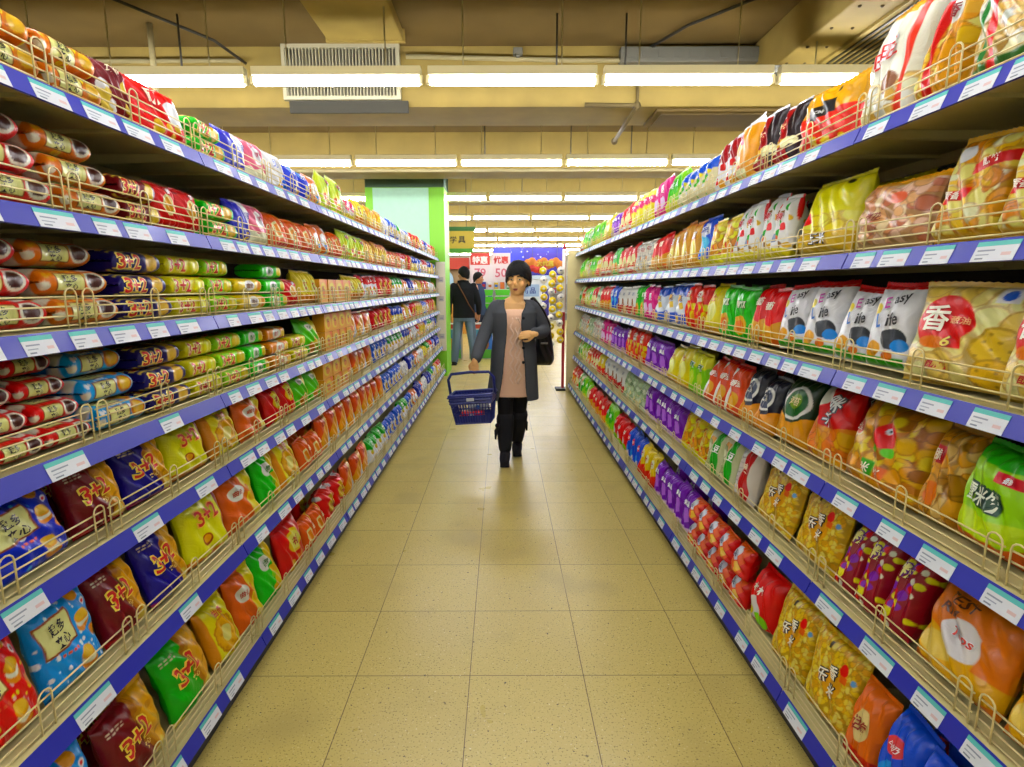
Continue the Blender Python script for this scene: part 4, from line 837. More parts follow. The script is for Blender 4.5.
for x, y, z, w, lab in ((.86, 4.55, 3.02, .07, 'small dark box on a rod above the aisle'), (2.1, 4.55, 3.02, .16, 'flat grey box on the light rail above the right rack'), (.14, 5.1, 3.36, .08, 'round dark sensor on the first beam')):
    b = MB(); b.box(-w / 2, w / 2, -.04, .04, 0, .05, bev=.008); b.box(-w / 6, w / 6, -.01, .01, -.02, .0)
    tag(link('ceiling_box', b.mesh('ceiling_box', M_JB), None, (x, y, z)), lab, 'junction box')
b = MB(); b.box(1.0, 2.2, 5.08, 5.18, 3.3, 3.42, bev=.006)
for k in range(9): b.box(1.05 + k * .13, 1.12 + k * .13, 5.075, 5.08, 3.33, 3.39)
tag(link('ceiling_cable_tray', b.mesh('ceiling_cable_tray', M_JB)), 'long grey cable tray on the first beam', 'cable tray')
# bent bracket arms and a shallow recess plate under the second bay
M_RUST = mat('brown conduit', '6a5a30', rough=.7)
b = MB(); b.tube([(.72, 5.17, 2.99), (1.17, 5.17, 2.985), (1.17, 5.17, 3.2)], .02, 6); b.tube([(1.17, 5.17, 2.985), (1.17, 6.15, 2.93)], .022, 6); b.ball((1.17, 6.15, 2.93), .035, 8, 6); b.ball((1.17, 5.17, 2.985), .034, 8, 6)
tag(link('ceiling_bracket', b.mesh('ceiling_bracket', M_RUST, True)), 'bent brown conduit arm hanging between the first two light rows', 'conduit')
b = MB(); b.box(1.36, 2.5, 5.24, 5.74, 2.955, 2.984, bev=.012); b.box(1.42, 2.44, 5.3, 5.68, 2.948, 2.955)
tag(link('ceiling_panel', b.mesh('ceiling_panel', M_CEIL)), 'shallow rectangular panel under the first beam right of the aisle', 'panel')

# column behind the end of the left rack
M_MINT = mat('mint paint', 'b4e6c4', rough=.5, noise=.04); M_LIME = mat('lime paint', '84d422', rough=.5); M_SLATE = mat('slate green paint', '52705a', rough=.7)
b = MB(); b.box(-2.13, -.9, 9.14, 9.9, 0, 2.98); o = struct(link('column', b.mesh('column', M_LIME)), 'lime green column with mint panel at the left rack end')
b = MB(); b.box(-2.01, -1.14, 9.125, 9.14, 0, 2.97); link('mint_panel', b.mesh('mint_panel', M_MINT), o)
b = MB(); b.box(-2.13, -.9, 9.14, 9.9, 2.98, ZC); link('upper_band', b.mesh('upper_band', M_SLATE), o)
t = empty('hanging_notice_board', (-.965, 9.1, 0)); tag(t, 'narrow cream notice board at the far end of the left rack', 'notice board')
b = MB(); b.box(-.085, .065, 0, .02, .42, 1.84, bev=.003); link('board', b.mesh('board', mat('cream board', 'e4dcc0', rough=.5)), t)
b = MB()
for k in range(4): b.box(-.05, .035, -.003, 0, .62 + k * .3, .7 + k * .3, 'b9b6ae'); b.box(-.03, .02, -.0035, -.003, .64 + k * .3, .66 + k * .3, '8d8ca0')
link('notice', b.mesh('notice', M_CARD), t)
# end panel of the right rack and red post with its strip of snack balls
b = MB(); b.box(.89, 1.48, 7.69, 7.72, 0, 1.93, bev=.004)
tag(link('rack_end_panel', b.mesh('rack_end_panel', mat('cream end panel', 'd8c88c', rough=.5))), 'cream end panel closing the far end of the right rack', 'panel')
t = empty('display_post', (.86, 7.86, 0)); tag(t, 'thin red post at the far end of the right rack', 'post')
b = MB(); b.box(-.018, .018, -.018, .018, .03, 2.02); link('post', b.mesh('post', mat('red post', 'a41420', rough=.4)), t)
b = MB(); b.box(-.1, .06, -.1, .1, 0, .03, bev=.005); link('foot', b.mesh('foot', M_DARK), t)
b = MB(); b.box(-.03, .012, -.024, -.018, 1.1, 1.95); link('strip', b.mesh('strip', mat('white strip', 'e8e4dc', rough=.4)), t)
g = random.Random(5); k = 0
for r in range(9):
    for c in range(3):
        x = .80 - c * .115 + g.uniform(-.01, .01); z = 1.66 - r * .118 - (.05 if c == 1 else 0) + g.uniform(-.006, .006); y = 7.78 + g.uniform(-.01, .01) - (.0 if c else .0)
        b = MB(); cb = 'f0cf1c' if (r + c) % 3 else 'e8e2d4'
        b.ball((0, 0, 0), .05, 14, 10, cb); ob = link('hanging_snack_ball', b.mesh('hanging_snack_ball', M_FILM, True), None, (x, y, z))
        l2 = MB(); l2.ball((0, -.012, .0), (.036, .042, .024), 10, 6, 'd8d4cc' if cb[0] == 'f' else '6c7078'); link('label', l2.mesh('label', M_FILM, True), ob)
        h2 = MB(); h2.tube([(0, .0, .048), (0, .0, .056)], .012, 8, 'e8e4dc'); link('lid', h2.mesh('lid', M_FILM, True), ob)
        tag(ob, '%s snack ball, %s from top in the %s column on the red post' % ('yellow' if cb[0] == 'f' else 'white', ordn(r), ('right', 'middle', 'left')[c]), 'snack tub', 'round snack tubs hanging by the red post')

# ------------------------------------------------------------------ people
M_SKIN = mat('skin', attr=True, rough=.5); M_CLOTH = mat('cloth', attr=True, rough=.85, spec=.25, bump=.15, bscale=120); M_LEATH = mat('black leather', '0b0b0e', rough=.35)
M_HAIR = mat('black hair', '060505', rough=.6, spec=.2, bump=.5, bscale=90)
def remeshed(mb, name, m, voxel, smooth_it=4, paint=None):
    me = mb.mesh(name + '_src', m); o = bpy.data.objects.new('tmp', me); COL.objects.link(o)
    r = o.modifiers.new('r', 'REMESH'); r.mode = 'VOXEL'; r.voxel_size = voxel; r.use_smooth_shade = True
    if smooth_it:
        sm = o.modifiers.new('s', 'SMOOTH'); sm.factor = .5; sm.iterations = smooth_it
    bpy.context.view_layer.update()
    out = bpy.data.meshes.new_from_object(o.evaluated_get(bpy.context.evaluated_depsgraph_get()))
    bpy.data.objects.remove(o); bpy.data.meshes.remove(me)
    out.name = name; out.materials.clear(); out.materials.append(m)
    n = len(out.vertices); co = np.empty(n * 3, np.float32); out.vertices.foreach_get('co', co); co = co.reshape(-1, 3)
    for a in list(out.color_attributes): out.color_attributes.remove(a)
    at = out.color_attributes.new('Col', 'FLOAT_COLOR', 'POINT'); c = np.ones((n, 4), np.float32); c[:, :3] = paint(co); at.data.foreach_set('color', c.ravel())
    out.polygons.foreach_set('use_smooth', [True] * len(out.polygons))
    return out
def flatc(col):
    c = lin(col); return lambda co: np.tile(np.array(c, np.float32), (len(co), 1))
def chain(mb, pts, rad, n=14):
    """limb: smooth tapered tube through joints with round ends"""
    P = [Vector(p) for p in pts]; out = []; R = []
    for i in range(len(P) - 1):
        for k in range(5):
            t = k / 5
            p0 = P[max(i - 1, 0)]; p1 = P[i]; p2 = P[i + 1]; p3 = P[min(i + 2, len(P) - 1)]
            q = .5 * ((2 * p1) + (p2 - p0) * t + (2 * p0 - 5 * p1 + 4 * p2 - p3) * t * t + (3 * p1 - p0 - 3 * p2 + p3) * t ** 3)
            out.append(q); a, b = rad[i], rad[i + 1]
            R.append(tuple(x + (y - x) * t for x, y in zip(a, b)) if isinstance(a, tuple) else a + (b - a) * t)
    out.append(P[-1]); R.append(rad[-1])
    mb.tube(out, R, n)
    for p, r in ((P[0], rad[0]), (P[-1], rad[-1])):
        q = max(r) * .98 if isinstance(r, tuple) else r * .99
        if not isinstance(r, tuple): mb.ball(p, q, n, 8)
def hand(mb, wrist, d, palm_n, side, curl=.5, k=1., spread=.0):
    """five-fingered hand from the wrist along d; palm faces palm_n; thumb leaves the side given by side"""
    d = Vector(d).normalized(); pn = Vector(palm_n); pn = (pn - d * pn.dot(d)).normalized(); x = d.cross(pn) * side; w = Vector(wrist)
    P = lambda a, b, c: w + (d * a + x * b + pn * c) * k
    M = Matrix((x, d, pn)).transposed()
    mb.ball(P(.045, 0, 0), (.037 * k, .05 * k, .016 * k), 14, 10, rot=M)
    chain(mb, [P(-.02, 0, 0), P(.02, 0, 0)], [.024 * k, .026 * k], 12)
    for i, (b, L) in enumerate(((.027, .068), (.009, .076), (-.009, .071), (-.026, .055))):
        a = .082 - abs(i - 1.2) * .005; pts = [P(a - .02, b, 0)]; ang = .12; pos = (a, 0.)
        pts.append(P(a, b, 0))
        for s in range(3):
            ang += curl * (.75 + .12 * i * .5 + .1 * s)
            seg = L * (.44, .32, .24)[s]; pos = (pos[0] + seg * math.cos(ang), pos[1] + seg * math.sin(ang))
            pts.append(P(pos[0], b * (1 + spread * (s + 1) * .2), pos[1]))
        chain(mb, pts, [.0095 * k, .0095 * k, .0088 * k, .008 * k, .0068 * k], 10)
    t = [P(.015, .026, .004), P(.04, .046, .012), P(.066, .05, .024 + curl * .012), P(.086, .042, .03 + curl * .02)]
    chain(mb, t, [.013 * k, .0115 * k, .0098 * k, .0078 * k], 10)
def lerp(a, b, t): return a + (b - a) * t
def loft(mb, rings, gap=None, n=40, th=.012, exp=2.3, close=True):
    """garment: rings = (z, cx, cy, rx, ry, half gap in x); open at the front (-Y) where gap > 0; made double-walled"""
    vo, vi = [], []
    for (z, cx, cy, rx, ry, gp) in rings:
        a0 = math.asin(min(.98, gp / rx)) if gp > 0 else 0
        for k in range(n):
            a = a0 + (2 * PI - 2 * a0) * k / (n - 1 if gp > 0 or gap else n)
            sx, cxx = math.sin(a), math.cos(a); e = 2 / exp
            px = math.copysign(abs(sx) ** e, sx); py = -math.copysign(abs(cxx) ** e, cxx)
            vo.append((cx + px * rx, cy + py * ry, z)); vi.append((cx + px * (rx - th), cy + py * (ry - th), z))
    m = len(rings); fs = []; N = m * n; op = gap
    for j in range(m - 1):
        for k in range(n - 1 if op else n):
            a = j * n + k; b = j * n + (k + 1) % n; c = (j + 1) * n + (k + 1) % n; d = (j + 1) * n + k
            fs.append((a, b, c, d)); fs.append((N + a, N + d, N + c, N + b))
    for k in range(n - 1 if op else n):
        b = (k + 1) % n; q = (m - 1) * n
        fs.append((k, N + k, N + b, b)); fs.append((q + k, q + b, N + q + b, N + q + k))
    if op:
        for j in range(m - 1):
            a = j * n; d = (j + 1) * n; fs.append((a, d, N + d, N + a))
            a = j * n + n - 1; d = (j + 1) * n + n - 1; fs.append((a, N + a, N + d, d))
    mb.add(vo + vi, fs)
def head(mb, c, yaw, k=1.):
    """skull, jaw, nose, ears; c = centre of the skull; faces -Y turned by yaw"""
    R = Matrix.Rotation(yaw, 3, 'Z'); c = Vector(c); T = lambda x, y, z: c + R @ (Vector((x, y, z)) * k)
    mb.ball(T(0, .008, .02), (.074 * k, .092 * k, .098 * k), 20, 14, rot=R)
    mb.ball(T(0, -.022, -.045), (.06 * k, .066 * k, .072 * k), 18, 12, rot=R)
    mb.ball(T(0, -.055, -.092), (.026 * k, .022 * k, .02 * k), 12, 8, rot=R)
    mb.tube([T(0, -.083, .015), T(0, -.097, -.015), T(0, -.105, -.03)], [.009 * k, .011 * k, .0135 * k], 10); mb.ball(T(0, -.1, -.032), .015 * k, 10, 8)
    for s in (-1, 1):
        mb.ball(T(s * .077, .012, -.012), (.009 * k, .02 * k, .031 * k), 10, 8, rot=R); mb.ball(T(s * .04, -.068, -.03), (.026 * k, .02 * k, .024 * k), 10, 8, rot=R)
    return T, R
def face_bits(root, T, R, k, skin_lip='8e3a34'):
    for s in (-1, 1):
        b = MB(); b.ball(T(s * .031, -.0805, .0), (.0125 * k, .0075 * k, .0046 * k), 12, 8, 'd8d0c6', rot=R); b.ball(T(s * .031, -.0865, .0), (.0066 * k, .0045 * k, .0048 * k), 10, 6, '1a0f0a', rot=R)
        link('eye', b.mesh('eye', mat('eye', attr=True, rough=.2), True), root)
        b = MB(); b.tube([T(s * .014, -.089, .02), T(s * .032, -.088, .026), T(s * .05, -.076, .021)], [.0035 * k, .004 * k, .0025 * k], 6, '17100c'); link('eyebrow', b.mesh('eyebrow', M_HAIR, True), root)
    b = MB(); b.ball(T(0, -.0875, -.066), (.019 * k, .006 * k, .0045 * k), 12, 8, skin_lip, rot=R); b.ball(T(0, -.0865, -.0725), (.015 * k, .006 * k, .0045 * k), 12, 8, skin_lip, rot=R)
    link('lips', b.mesh('lips', mat('lips', attr=True, rough=.4), True), root)
def hair_cap(T, R, k, front, side, back, puff=1.):
    """cropped hair: a cap over the skull cut at a different height round the head (heights relative to the skull centre)"""
    b = MB(); nu, nv = 40, 16; vs = []
    for j in range(nv + 1):
        for i in range(nu):
            a = 2 * PI * i / nu; f = max(0., -math.cos(a)); bk = max(0., math.cos(a))
            # a = 0 looks back (+Y), PI looks to the face
            zc = side + (front - side) * f ** 1.2 * (1 if f > 0 else 0) + (back - side) * bk ** .8
            zc += .005 * math.sin(i * 5.3) + .003 * math.sin(i * 9.1)
            t = j / nv; rz = .121 * puff; zz = lerp(1., max(-.95, (zc - .02) / rz), t)
            s = math.sqrt(max(0, 1 - zz * zz)); s = max(s, .999 * s)
            rr = (1 + .02 * math.sin(a * 11 + j) * t)
            if zz < 0: s = 1 - .18 * (-zz) ** 1.5
            vs.append(T(.093 * puff * s * math.sin(a) * rr, .012 + .109 * puff * s * math.cos(a) * rr, .02 + rz * zz))
    fs = [(j * nu + i, j * nu + (i + 1) % nu, (j + 1) * nu + (i + 1) % nu, (j + 1) * nu + i) for j in range(nv) for i in range(nu)]
    c = T(0, .01, .02); n0 = len(vs)
    inner = [c + (Vector(v) - c) * .87 for v in vs]
    fs2 = [tuple(n0 + q for q in f[::-1]) for f in fs]
    rim = [(nv * nu + i, nv * nu + (i + 1) % nu, n0 + nv * nu + (i + 1) % nu, n0 + nv * nu + i) for i in range(nu)]
    b.add(vs + inner, [f[::-1] for f in fs] + [f[::-1] for f in fs2] + rim, '0d0b0b')
    return b.mesh('hair', M_HAIR, True)

# ---- the woman walking towards the camera
W = empty('person', (.10, 4.68, 0)); tag(W, 'woman in long grey coat and pink dress carrying a blue basket', 'person')
SK = 'e6b06c'
b = MB()
HC = (.035, -.01, 1.505)
T, R = head(b, HC, -.26, 1.13)
chain(b, [(.02, .005, 1.29), (.025, .0, 1.36), (.032, -.0, 1.44)], [.075, .056, .055])
b.tube([(0, 0, .84), (0, 0, .95), (0, -.005, 1.1), (0, 0, 1.22), (.005, .005, 1.31), (.015, .005, 1.36)], [(.15, .1), (.14, .1), (.12, .09), (.145, .1), (.13, .075), (.05, .04)], 20)
SHR, ELR, WRR = (-.155, .01, 1.275), (-.245, -.07, 1.06), (-.315, -.275, .868)
SHL, ELL, WRL = (.155, .01, 1.275), (.25, .05, 1.09), (.155, -.19, 1.075)
chain(b, [SHR, ELR, WRR], [.05, .04, .026]); chain(b, [SHL, ELL, WRL], [.05, .04, .026])
hand(b, WRR, (-.03, -.12, -.99), (.2, .95, -.1), -1, .95, .95)
hand(b, WRL, (-.9, -.22, -.04), (0, .9, -.3), 1, .55, .95)
for s, fx, fy, kn in ((-1, -.075, -.17, -.05), (1, .035, .12, .06)):
    chain(b, [(s * .07, 0, .84), (lerp(s * .07, fx, .5), kn - .02, .46), (fx, fy + .03, .09)], [.085, .055, .036])
    chain(b, [(fx, fy + .03, .06), (fx, fy - .08, .035)], [.035, .03])
def pw(co):
    c = np.tile(np.array(lin(SK), np.float32), (len(co), 1))
    ck = np.exp(-(((np.abs(co[:, 0] - HC[0]) - .035) / .02) ** 2 + ((co[:, 2] - 1.478) / .02) ** 2)) * (co[:, 1] < -.03)
    c += ck[:, None] * np.array([.06, -.03, -.03]); return np.clip(c, 0, 1)
link('body', remeshed(b, 'body', M_SKIN, .0042, 3, pw), W)
face_bits(W, T, R, 1.13)
link('hair', hair_cap(T, R, 1.13, .034, -.03, -.06, 1.03), W)
b = MB(); loft(b, [(.545, -.01, -.005, .185, .125, 0), (.7, 0, -.005, .17, .12, 0), (.85, 0, 0, .168, .118, 0), (1.02, 0, -.005, .142, .108, 0), (1.15, 0, -.008, .15, .118, 0), (1.22, 0, -.004, .15, .113, 0), (1.255, .003, 0, .13, .1, 0), (1.27, .005, 0, .11, .088, 0)], None, 40, .01)
DR = remeshed(b, 'dress', M_CLOTH, .006, 3, flatc('e4b898')); dress = link('dress', DR, W)
b = MB()
for k in range(3):
    x0 = (-.02, .02, .045)[k]
    b.tube([(x0 + .012 * math.sin(z * 60 + k), -.1225 - .008 * math.sin(z * 25 + k) - (.0 if z > .9 else .004), z) for z in np.linspace(.66, 1.2, 40)], .008, 6, 'eac6aa')
link('ruffle', b.mesh('ruffle', M_CLOTH, True), dress)
b = MB()
loft(b, [(.515, -.01, .0, .222, .16, .118), (.6, -.008, 0, .215, .158, .1), (.75, 0, 0, .2, .15, .085), (.88, 0, 0, .193, .145, .075), (1.03, 0, 0, .175, .132, .058), (1.15, 0, -.002, .18, .138, .05), (1.24, 0, 0, .192, .132, .055), (1.28, .004, .004, .18, .11, .075), (1.315, .008, .01, .15, .092, .085), (1.345, .012, .014, .108, .074, .088)], True, 48, .016)
chain(b, [(-.1, .01, 1.29), SHR, ELR, tuple(lerp(a, c, .88) for a, c in zip(ELR, WRR))], [.045, .058, .056, .046]); chain(b, [(.1, .01, 1.29), SHL, ELL, tuple(lerp(a, c, .86) for a, c in zip(ELL, WRL))], [.045, .058, .057, .047])
coat = link('coat', remeshed(b, 'coat', M_CLOTH, .006, 3, flatc('484b4f')), W)
for z in (1.2, 1.08, .96, .84):
    b = MB(); b.tube([(.075, -.137 - (.006 if z > 1.1 else .0), z), (.075, -.15, z)], .012, 12, '15161a'); link('button', b.mesh('button', M_CLOTH, True), coat)
b = MB(); b.box(.03, .12, -.158, -.146, .94, .975, '2a2e34', bev=.003)
b = MB()
for s, fx, fy, kn in ((-1, -.075, -.17, -.05), (1, .035, .12, .06)):
    chain(b, [(s * .07, 0, .7), (lerp(s * .07, fx, .5), kn - .02, .46), (fx, fy + .033, .11)], [.088, .066, .047])
link('leggings', remeshed(b, 'leggings', M_CLOTH, .006, 2, flatc('0b0b0f')), W)
for s, fx, fy, kn in ((-1, -.075, -.17, -.05), (1, .035, .12, .06)):
    b = MB(); kx = lerp(s * .07, fx, .6)
    tip = .0 if s < 0 else .03
    chain(b, [(kx, lerp(kn - .02, fy + .03, .25), .36), (lerp(kx, fx, .5), lerp(kn, fy + .03, .6), .24), (fx, fy + .035, .12)], [.076, .068, .055])
    chain(b, [(fx, fy + .045, .06), (fx - .005, fy - .05, .048), (fx - .008, fy - .12, .036)], [.046, .044, .034])
    b.box(fx - .042, fx + .036, fy - .15, fy + .09, .004, .02, bev=.008)
    b.box(fx - .036, fx + .032, fy + .02, fy + .09, .004, .06, bev=.01)
    bt = link('boot', remeshed(b, 'boot', M_CLOTH, .005, 2, flatc('1b1b20')), W)
    q = MB(); q.tube([(fx - .056 if s < 0 else fx + .06, fy + .02, .31), (fx - .075 if s < 0 else fx + .078, fy + .01, .27), (fx - .08 if s < 0 else fx + .082, fy, .2)], [.012, .016, .007], 8, '121216')
    q.ball((fx - .064 if s < 0 else fx + .068, fy + .015, .315), .02, 10, 8, '121216'); link('tassel', q.mesh('tassel', M_CLOTH, True), bt)
# her black shoulder bag
hb = empty('handbag', (.365, 4.87, .77)); tag(hb, 'black shoulder bag hanging at the side of the woman in grey', 'bag')
b = MB(); sh = Bag(.19, .36, .11, 5, pinch=.02, seal=.03)
U, V = np.meshgrid(np.linspace(0, 1, 24), np.linspace(0, 1, 24))
for sd in (1, -1):
    Pq = sh.pos(U, V, sd); Pq[..., 0] *= (1 - .45 * V ** 1.5) * np.sqrt(1 - .6 * np.clip((.2 - V) / .2, 0, 1) ** 2); Pq = Pq.reshape(-1, 3); fs = [(j * 24 + i, j * 24 + i + 1, (j + 1) * 24 + i + 1, (j + 1) * 24 + i) for j in range(23) for i in range(23)]
    b.add(Pq, fs if sd == 1 else [f[::-1] for f in fs])
link('pouch', b.mesh('pouch', M_LEATH, True), hb)
b = MB(); b.tube([(.05, .0, .34), (.0, -.02, .46), (-.06, -.05, .54), (-.1, -.1, .585), (-.115, -.16, .582), (-.11, -.09, .54), (-.05, .0, .34)], .014, 8); link('strap', b.mesh('strap', M_LEATH, True), hb)
b = MB(); b.tube([(-.03, -.062, .2), (.03, -.062, .2)], .008, 8); link('clasp', b.mesh('clasp', mat('steel', 'b8b8b8', rough=.3, metal=1), True), hb)

# the blue shopping basket
M_BSK = mat('navy basket plastic', '1c2878', rough=.35)
B = empty('shopping_basket', (-.215, 4.42, .377), math.radians(-8)); B.rotation_euler = (0, math.radians(-5), math.radians(-8)); tag(B, 'navy blue plastic shopping basket hanging from the hand of the woman in grey', 'basket')
w0, d0, w1, d1, h = .14, .09, .172, .118, .235
def rim(b, w, d, z, r):
    b.tube([(-w, -d, z), (w, -d, z), (w, d, z), (-w, d, z), (-w, -d, z)], r, 6)
b = MB(); b.box(-w0, w0, -d0, d0, 0, .008); rim(b, w0, d0, .006, .007)
for t, th_ in ((.36, .004), (.56, .004), (.74, .012), (.84, .012)): rim(b, lerp(w0, w1, t), lerp(d0, d1, t), h * t, th_)
rim(b, w1, d1, h, .009); rim(b, w1 + .008, d1 + .008, h - .012, .006)
for sgn in (-1, 1):
    for k in range(15):
        u = -1 + 2 * k / 14; b.tube([(u * w0, sgn * d0, 0), (u * w1, sgn * d1, h)], .0042, 4)
    for k in range(11):
        u = -1 + 2 * k / 10; b.tube([(sgn * w0, u * d0, 0), (sgn * w1, u * d1, h)], .0042, 4)
for sgn in (-1, 1):
    b.add([(-w0, sgn * d0, 0), (w0, sgn * d0, 0), (lerp(w0, w1, .3), sgn * lerp(d0, d1, .3), h * .3), (-lerp(w0, w1, .3), sgn * lerp(d0, d1, .3), h * .3)], [(0, 1, 2, 3) if sgn < 0 else (3, 2, 1, 0)])
    b.add([(sgn * w0, -d0, 0), (sgn * w0, d0, 0), (sgn * lerp(w0, w1, .3), lerp(d0, d1, .3), h * .3), (sgn * lerp(w0, w1, .3), -lerp(d0, d1, .3), h * .3)], [(0, 1, 2, 3) if sgn > 0 else (3, 2, 1, 0)])
    b.add([(-lerp(w0, w1, .76), sgn * (lerp(d0, d1, .76) + .003), h * .76), (lerp(w0, w1, .76), sgn * (lerp(d0, d1, .76) + .003), h * .76), (w1, sgn * (d1 + .003), h), (-w1, sgn * (d1 + .003), h)], [(0, 1, 2, 3) if sgn < 0 else (3, 2, 1, 0)])
link('basket_body', b.mesh('basket_body', M_BSK), B)
b = MB(); b.tube([(-w1 - .008, -.0, h - .02), (-w1 - .012, -.02, h + .12), (-w1 + .02, -.03, h + .165), (0, -.03, h + .172), (w1 - .02, -.03, h + .165), (w1 + .012, -.02, h + .12), (w1 + .008, 0, h - .02)], [(.012, .008)] * 7, 8); link('handle', b.mesh('handle', M_BSK, True), B)
b = MB(); b.box(-.03, .03, -d1 - .0075, -d1 - .004, h - .045, h - .02, 'c8ccd4', bev=.002); link('badge', b.mesh('badge', M_CARD), B)
for i, (cc, p, dims) in enumerate((('c81a22', (-.02, .0), (.2, .07, .11)), ('d4d8de', (.03, .01), (.17, .06, .1)))):
    art = Art([('F', cc), ('D', .5, .5, .3, 'f0ece4' if i == 0 else '3b6cc0')], dims[0] / dims[1]); sb = Brick(*dims, 3 + i); b = MB(); sb.body(b, art, 40, 32); sb.fin(b, art, 1); sb.fin(b, art, -1)
    o = link('biscuit_pack', b.mesh('biscuit_pack', M_FILM, True), None, (-.215 + p[0], 4.42 + p[1], .397 + i * .075), (0, math.radians(-5), math.radians(-8)))
    tag(o, ('red packet lying in the blue shopping basket', 'silver packet lying on the red one in the basket')[i], 'biscuits')

# ---- the man at the end of the aisle, seen from behind, and the shopper beyond him
def standing(loc, rz, H, jacket, jeans, lab, skin='b9794c', yaw=.6, stance=.09, full=True, sleeve=.8):
    k = H / 1.75; t = empty('person', loc, rz); tag(t, lab, 'person')
    b = MB(); hc = (0, -.01, 1.63); T, R = head(b, hc, yaw, 1.02)
    chain(b, [(0, .015, 1.4), (0, .01, 1.48), (0, .0, 1.56)], [.075, .06, .055])
    b.tube([(0, 0, .88), (0, 0, 1.), (0, 0, 1.15), (0, .005, 1.3), (0, .01, 1.42), (0, .01, 1.48)], [(.16, .11), (.155, .105), (.15, .1), (.175, .11), (.16, .085), (.06, .05)], 20)
    arms = []
    for s in (-1, 1):
        A = [(s * .2, .01, 1.41), (s * .26, .03, 1.14), (s * .265, -.06, .9)]; arms.append(A)
        chain(b, A, [.055, .043, .029]); hand(b, A[2], (s * .02, -.1, -1), (-s, 0, 0), -s if False else (1 if s < 0 else -1), .45, 1.05)
        chain(b, [(s * .085, 0, .9), (s * (.085 + stance * .35), -.015, .5), (s * (.085 + stance * .6), .02, .1)], [.09, .06, .042])
        chain(b, [(s * (.085 + stance * .6), .03, .06), (s * (.1 + stance * .6), -.1, .04)], [.04, .032])
    link('body', remeshed(b, 'body', M_SKIN, .005, 3, flatc(skin)), t)
    face_bits(t, T, R, 1.02, '8a4a40')
    link('hair', hair_cap(T, R, 1.02, .07, -.02, -.085), t)
    b = MB(); loft(b, [(.86, 0, 0, .2, .145, 0), (.95, 0, 0, .197, .142, 0), (1.1, 0, 0, .192, .135, 0), (1.26, 0, .005, .21, .142, 0), (1.38, 0, .01, .208, .122, 0), (1.44, 0, .012, .16, .095, 0), (1.49, 0, .012, .1, .075, 0), (1.525, 0, .01, .082, .07, 0)], None, 44, .016)
    for A in arms: chain(b, [tuple(lerp(a, 0, .12) if i == 0 else a for i, a in enumerate(A[0])), A[1], tuple(lerp(a, c, sleeve) for a, c in zip(A[1], A[2]))], [.072, .06, .046])
    jk = link('jacket', remeshed(b, 'jacket', M_CLOTH, .007, 3, flatc(jacket)), t)
    b = MB(); b.tube([(-.1, .075, 1.5), (0, .085, 1.515), (.1, .075, 1.5)], [.016, .018, .016], 8, jacket); link('collar', b.mesh('collar', M_CLOTH, True), jk)
    b = MB(); loft(b, [(.8, 0, 0, .178, .13, 0), (.86, 0, 0, .184, .134, 0), (.95, 0, 0, .184, .13, 0)], None, 40, .012)
    for s in (-1, 1): chain(b, [(s * .09, 0, .86), (s * (.085 + stance * .35), -.012, .5), (s * (.085 + stance * .6), .02, .09)], [.102, .082, .066])
    def pj(co):
        c = np.tile(np.array(lin(jeans), np.float32), (len(co), 1)); f = .8 + .45 * np.exp(-((co[:, 2] - .62) / .2) ** 2) * (np.abs(np.abs(co[:, 0]) - .11) < .05); return np.clip(c * f[:, None], 0, 1)
    link('jeans', remeshed(b, 'jeans', M_CLOTH, .007, 3, pj), t)
    for s in (-1, 1):
        b = MB(); x = s * (.09 + stance * .6); chain(b, [(x, .04, .052), (x + s * .01, -.06, .045), (x + s * .015, -.13, .036)], [.048, .046, .038]); b.box(x - .045, x + .05, -.165, .085, .002, .02, bev=.008)
        link('shoe', remeshed(b, 'shoe', M_CLOTH, .006, 2, flatc('1c1c20')), t)
    t.scale = (k, k, k); return t, T
m, T = standing((-.70, 10.45, 0), PI, 1.80, '121318', '66788c', 'man in black jacket and jeans seen from behind past the aisle', yaw=.9, stance=.16)
b = MB(); b.tube([(.105, .09, 1.475), (.06, .14, 1.4), (-.02, .163, 1.26), (-.1, .16, 1.1), (-.19, .11, .96), (-.2, .0, .93)], [(.014, .004)] * 6, 8, '5c3a1c')
st = link('messenger_strap', b.mesh('messenger_strap', M_CLOTH, True), m)
standing((-.50, 12.1, 0), 1.2, 1.74, '30405c', '2a3040', 'shopper with black hair behind the shoulder of the man in black', yaw=.2, full=False)

# ------------------------------------------------------------------ the shop beyond the aisle
M_PAPER = mat('paper sign', attr=True, rough=.6, mul=.62)
g = random.Random(21)
# hanging department sign
t = empty('hanging_sign', (-1.3, 11.5, 2.2)); tag(t, 'yellow hanging sign with green borders and black characters', 'sign')
b = MB(); b.box(-.9, .76, -.03, .03, 0, .34, 'f3cf3c', bev=.004); link('board', b.mesh('board', M_PAPER), t)
b = MB(); b.box(-.92, .78, -.04, .04, .34, .42, '2f7a26'); b.box(-.92, .72, -.04, .04, -.08, 0, '5cb82c'); link('border', b.mesh('border', M_PAPER), t)
b = MB()
for i, ch in enumerate('文学具'): flat_text(b, ch, (.17 + i * .17, -.032, .17), (1, 0, 0), (0, 0, 1), .14, '4a4420', .002, .02)
link('lettering', b.mesh('lettering', M_PAPER), t)
for x in (-.7, .6):
    b = MB(); b.tube([(x, 0, .42), (x, 0, 1.27)], .006, 6); link('hanging_wire', b.mesh('hanging_wire', M_CAB), t)
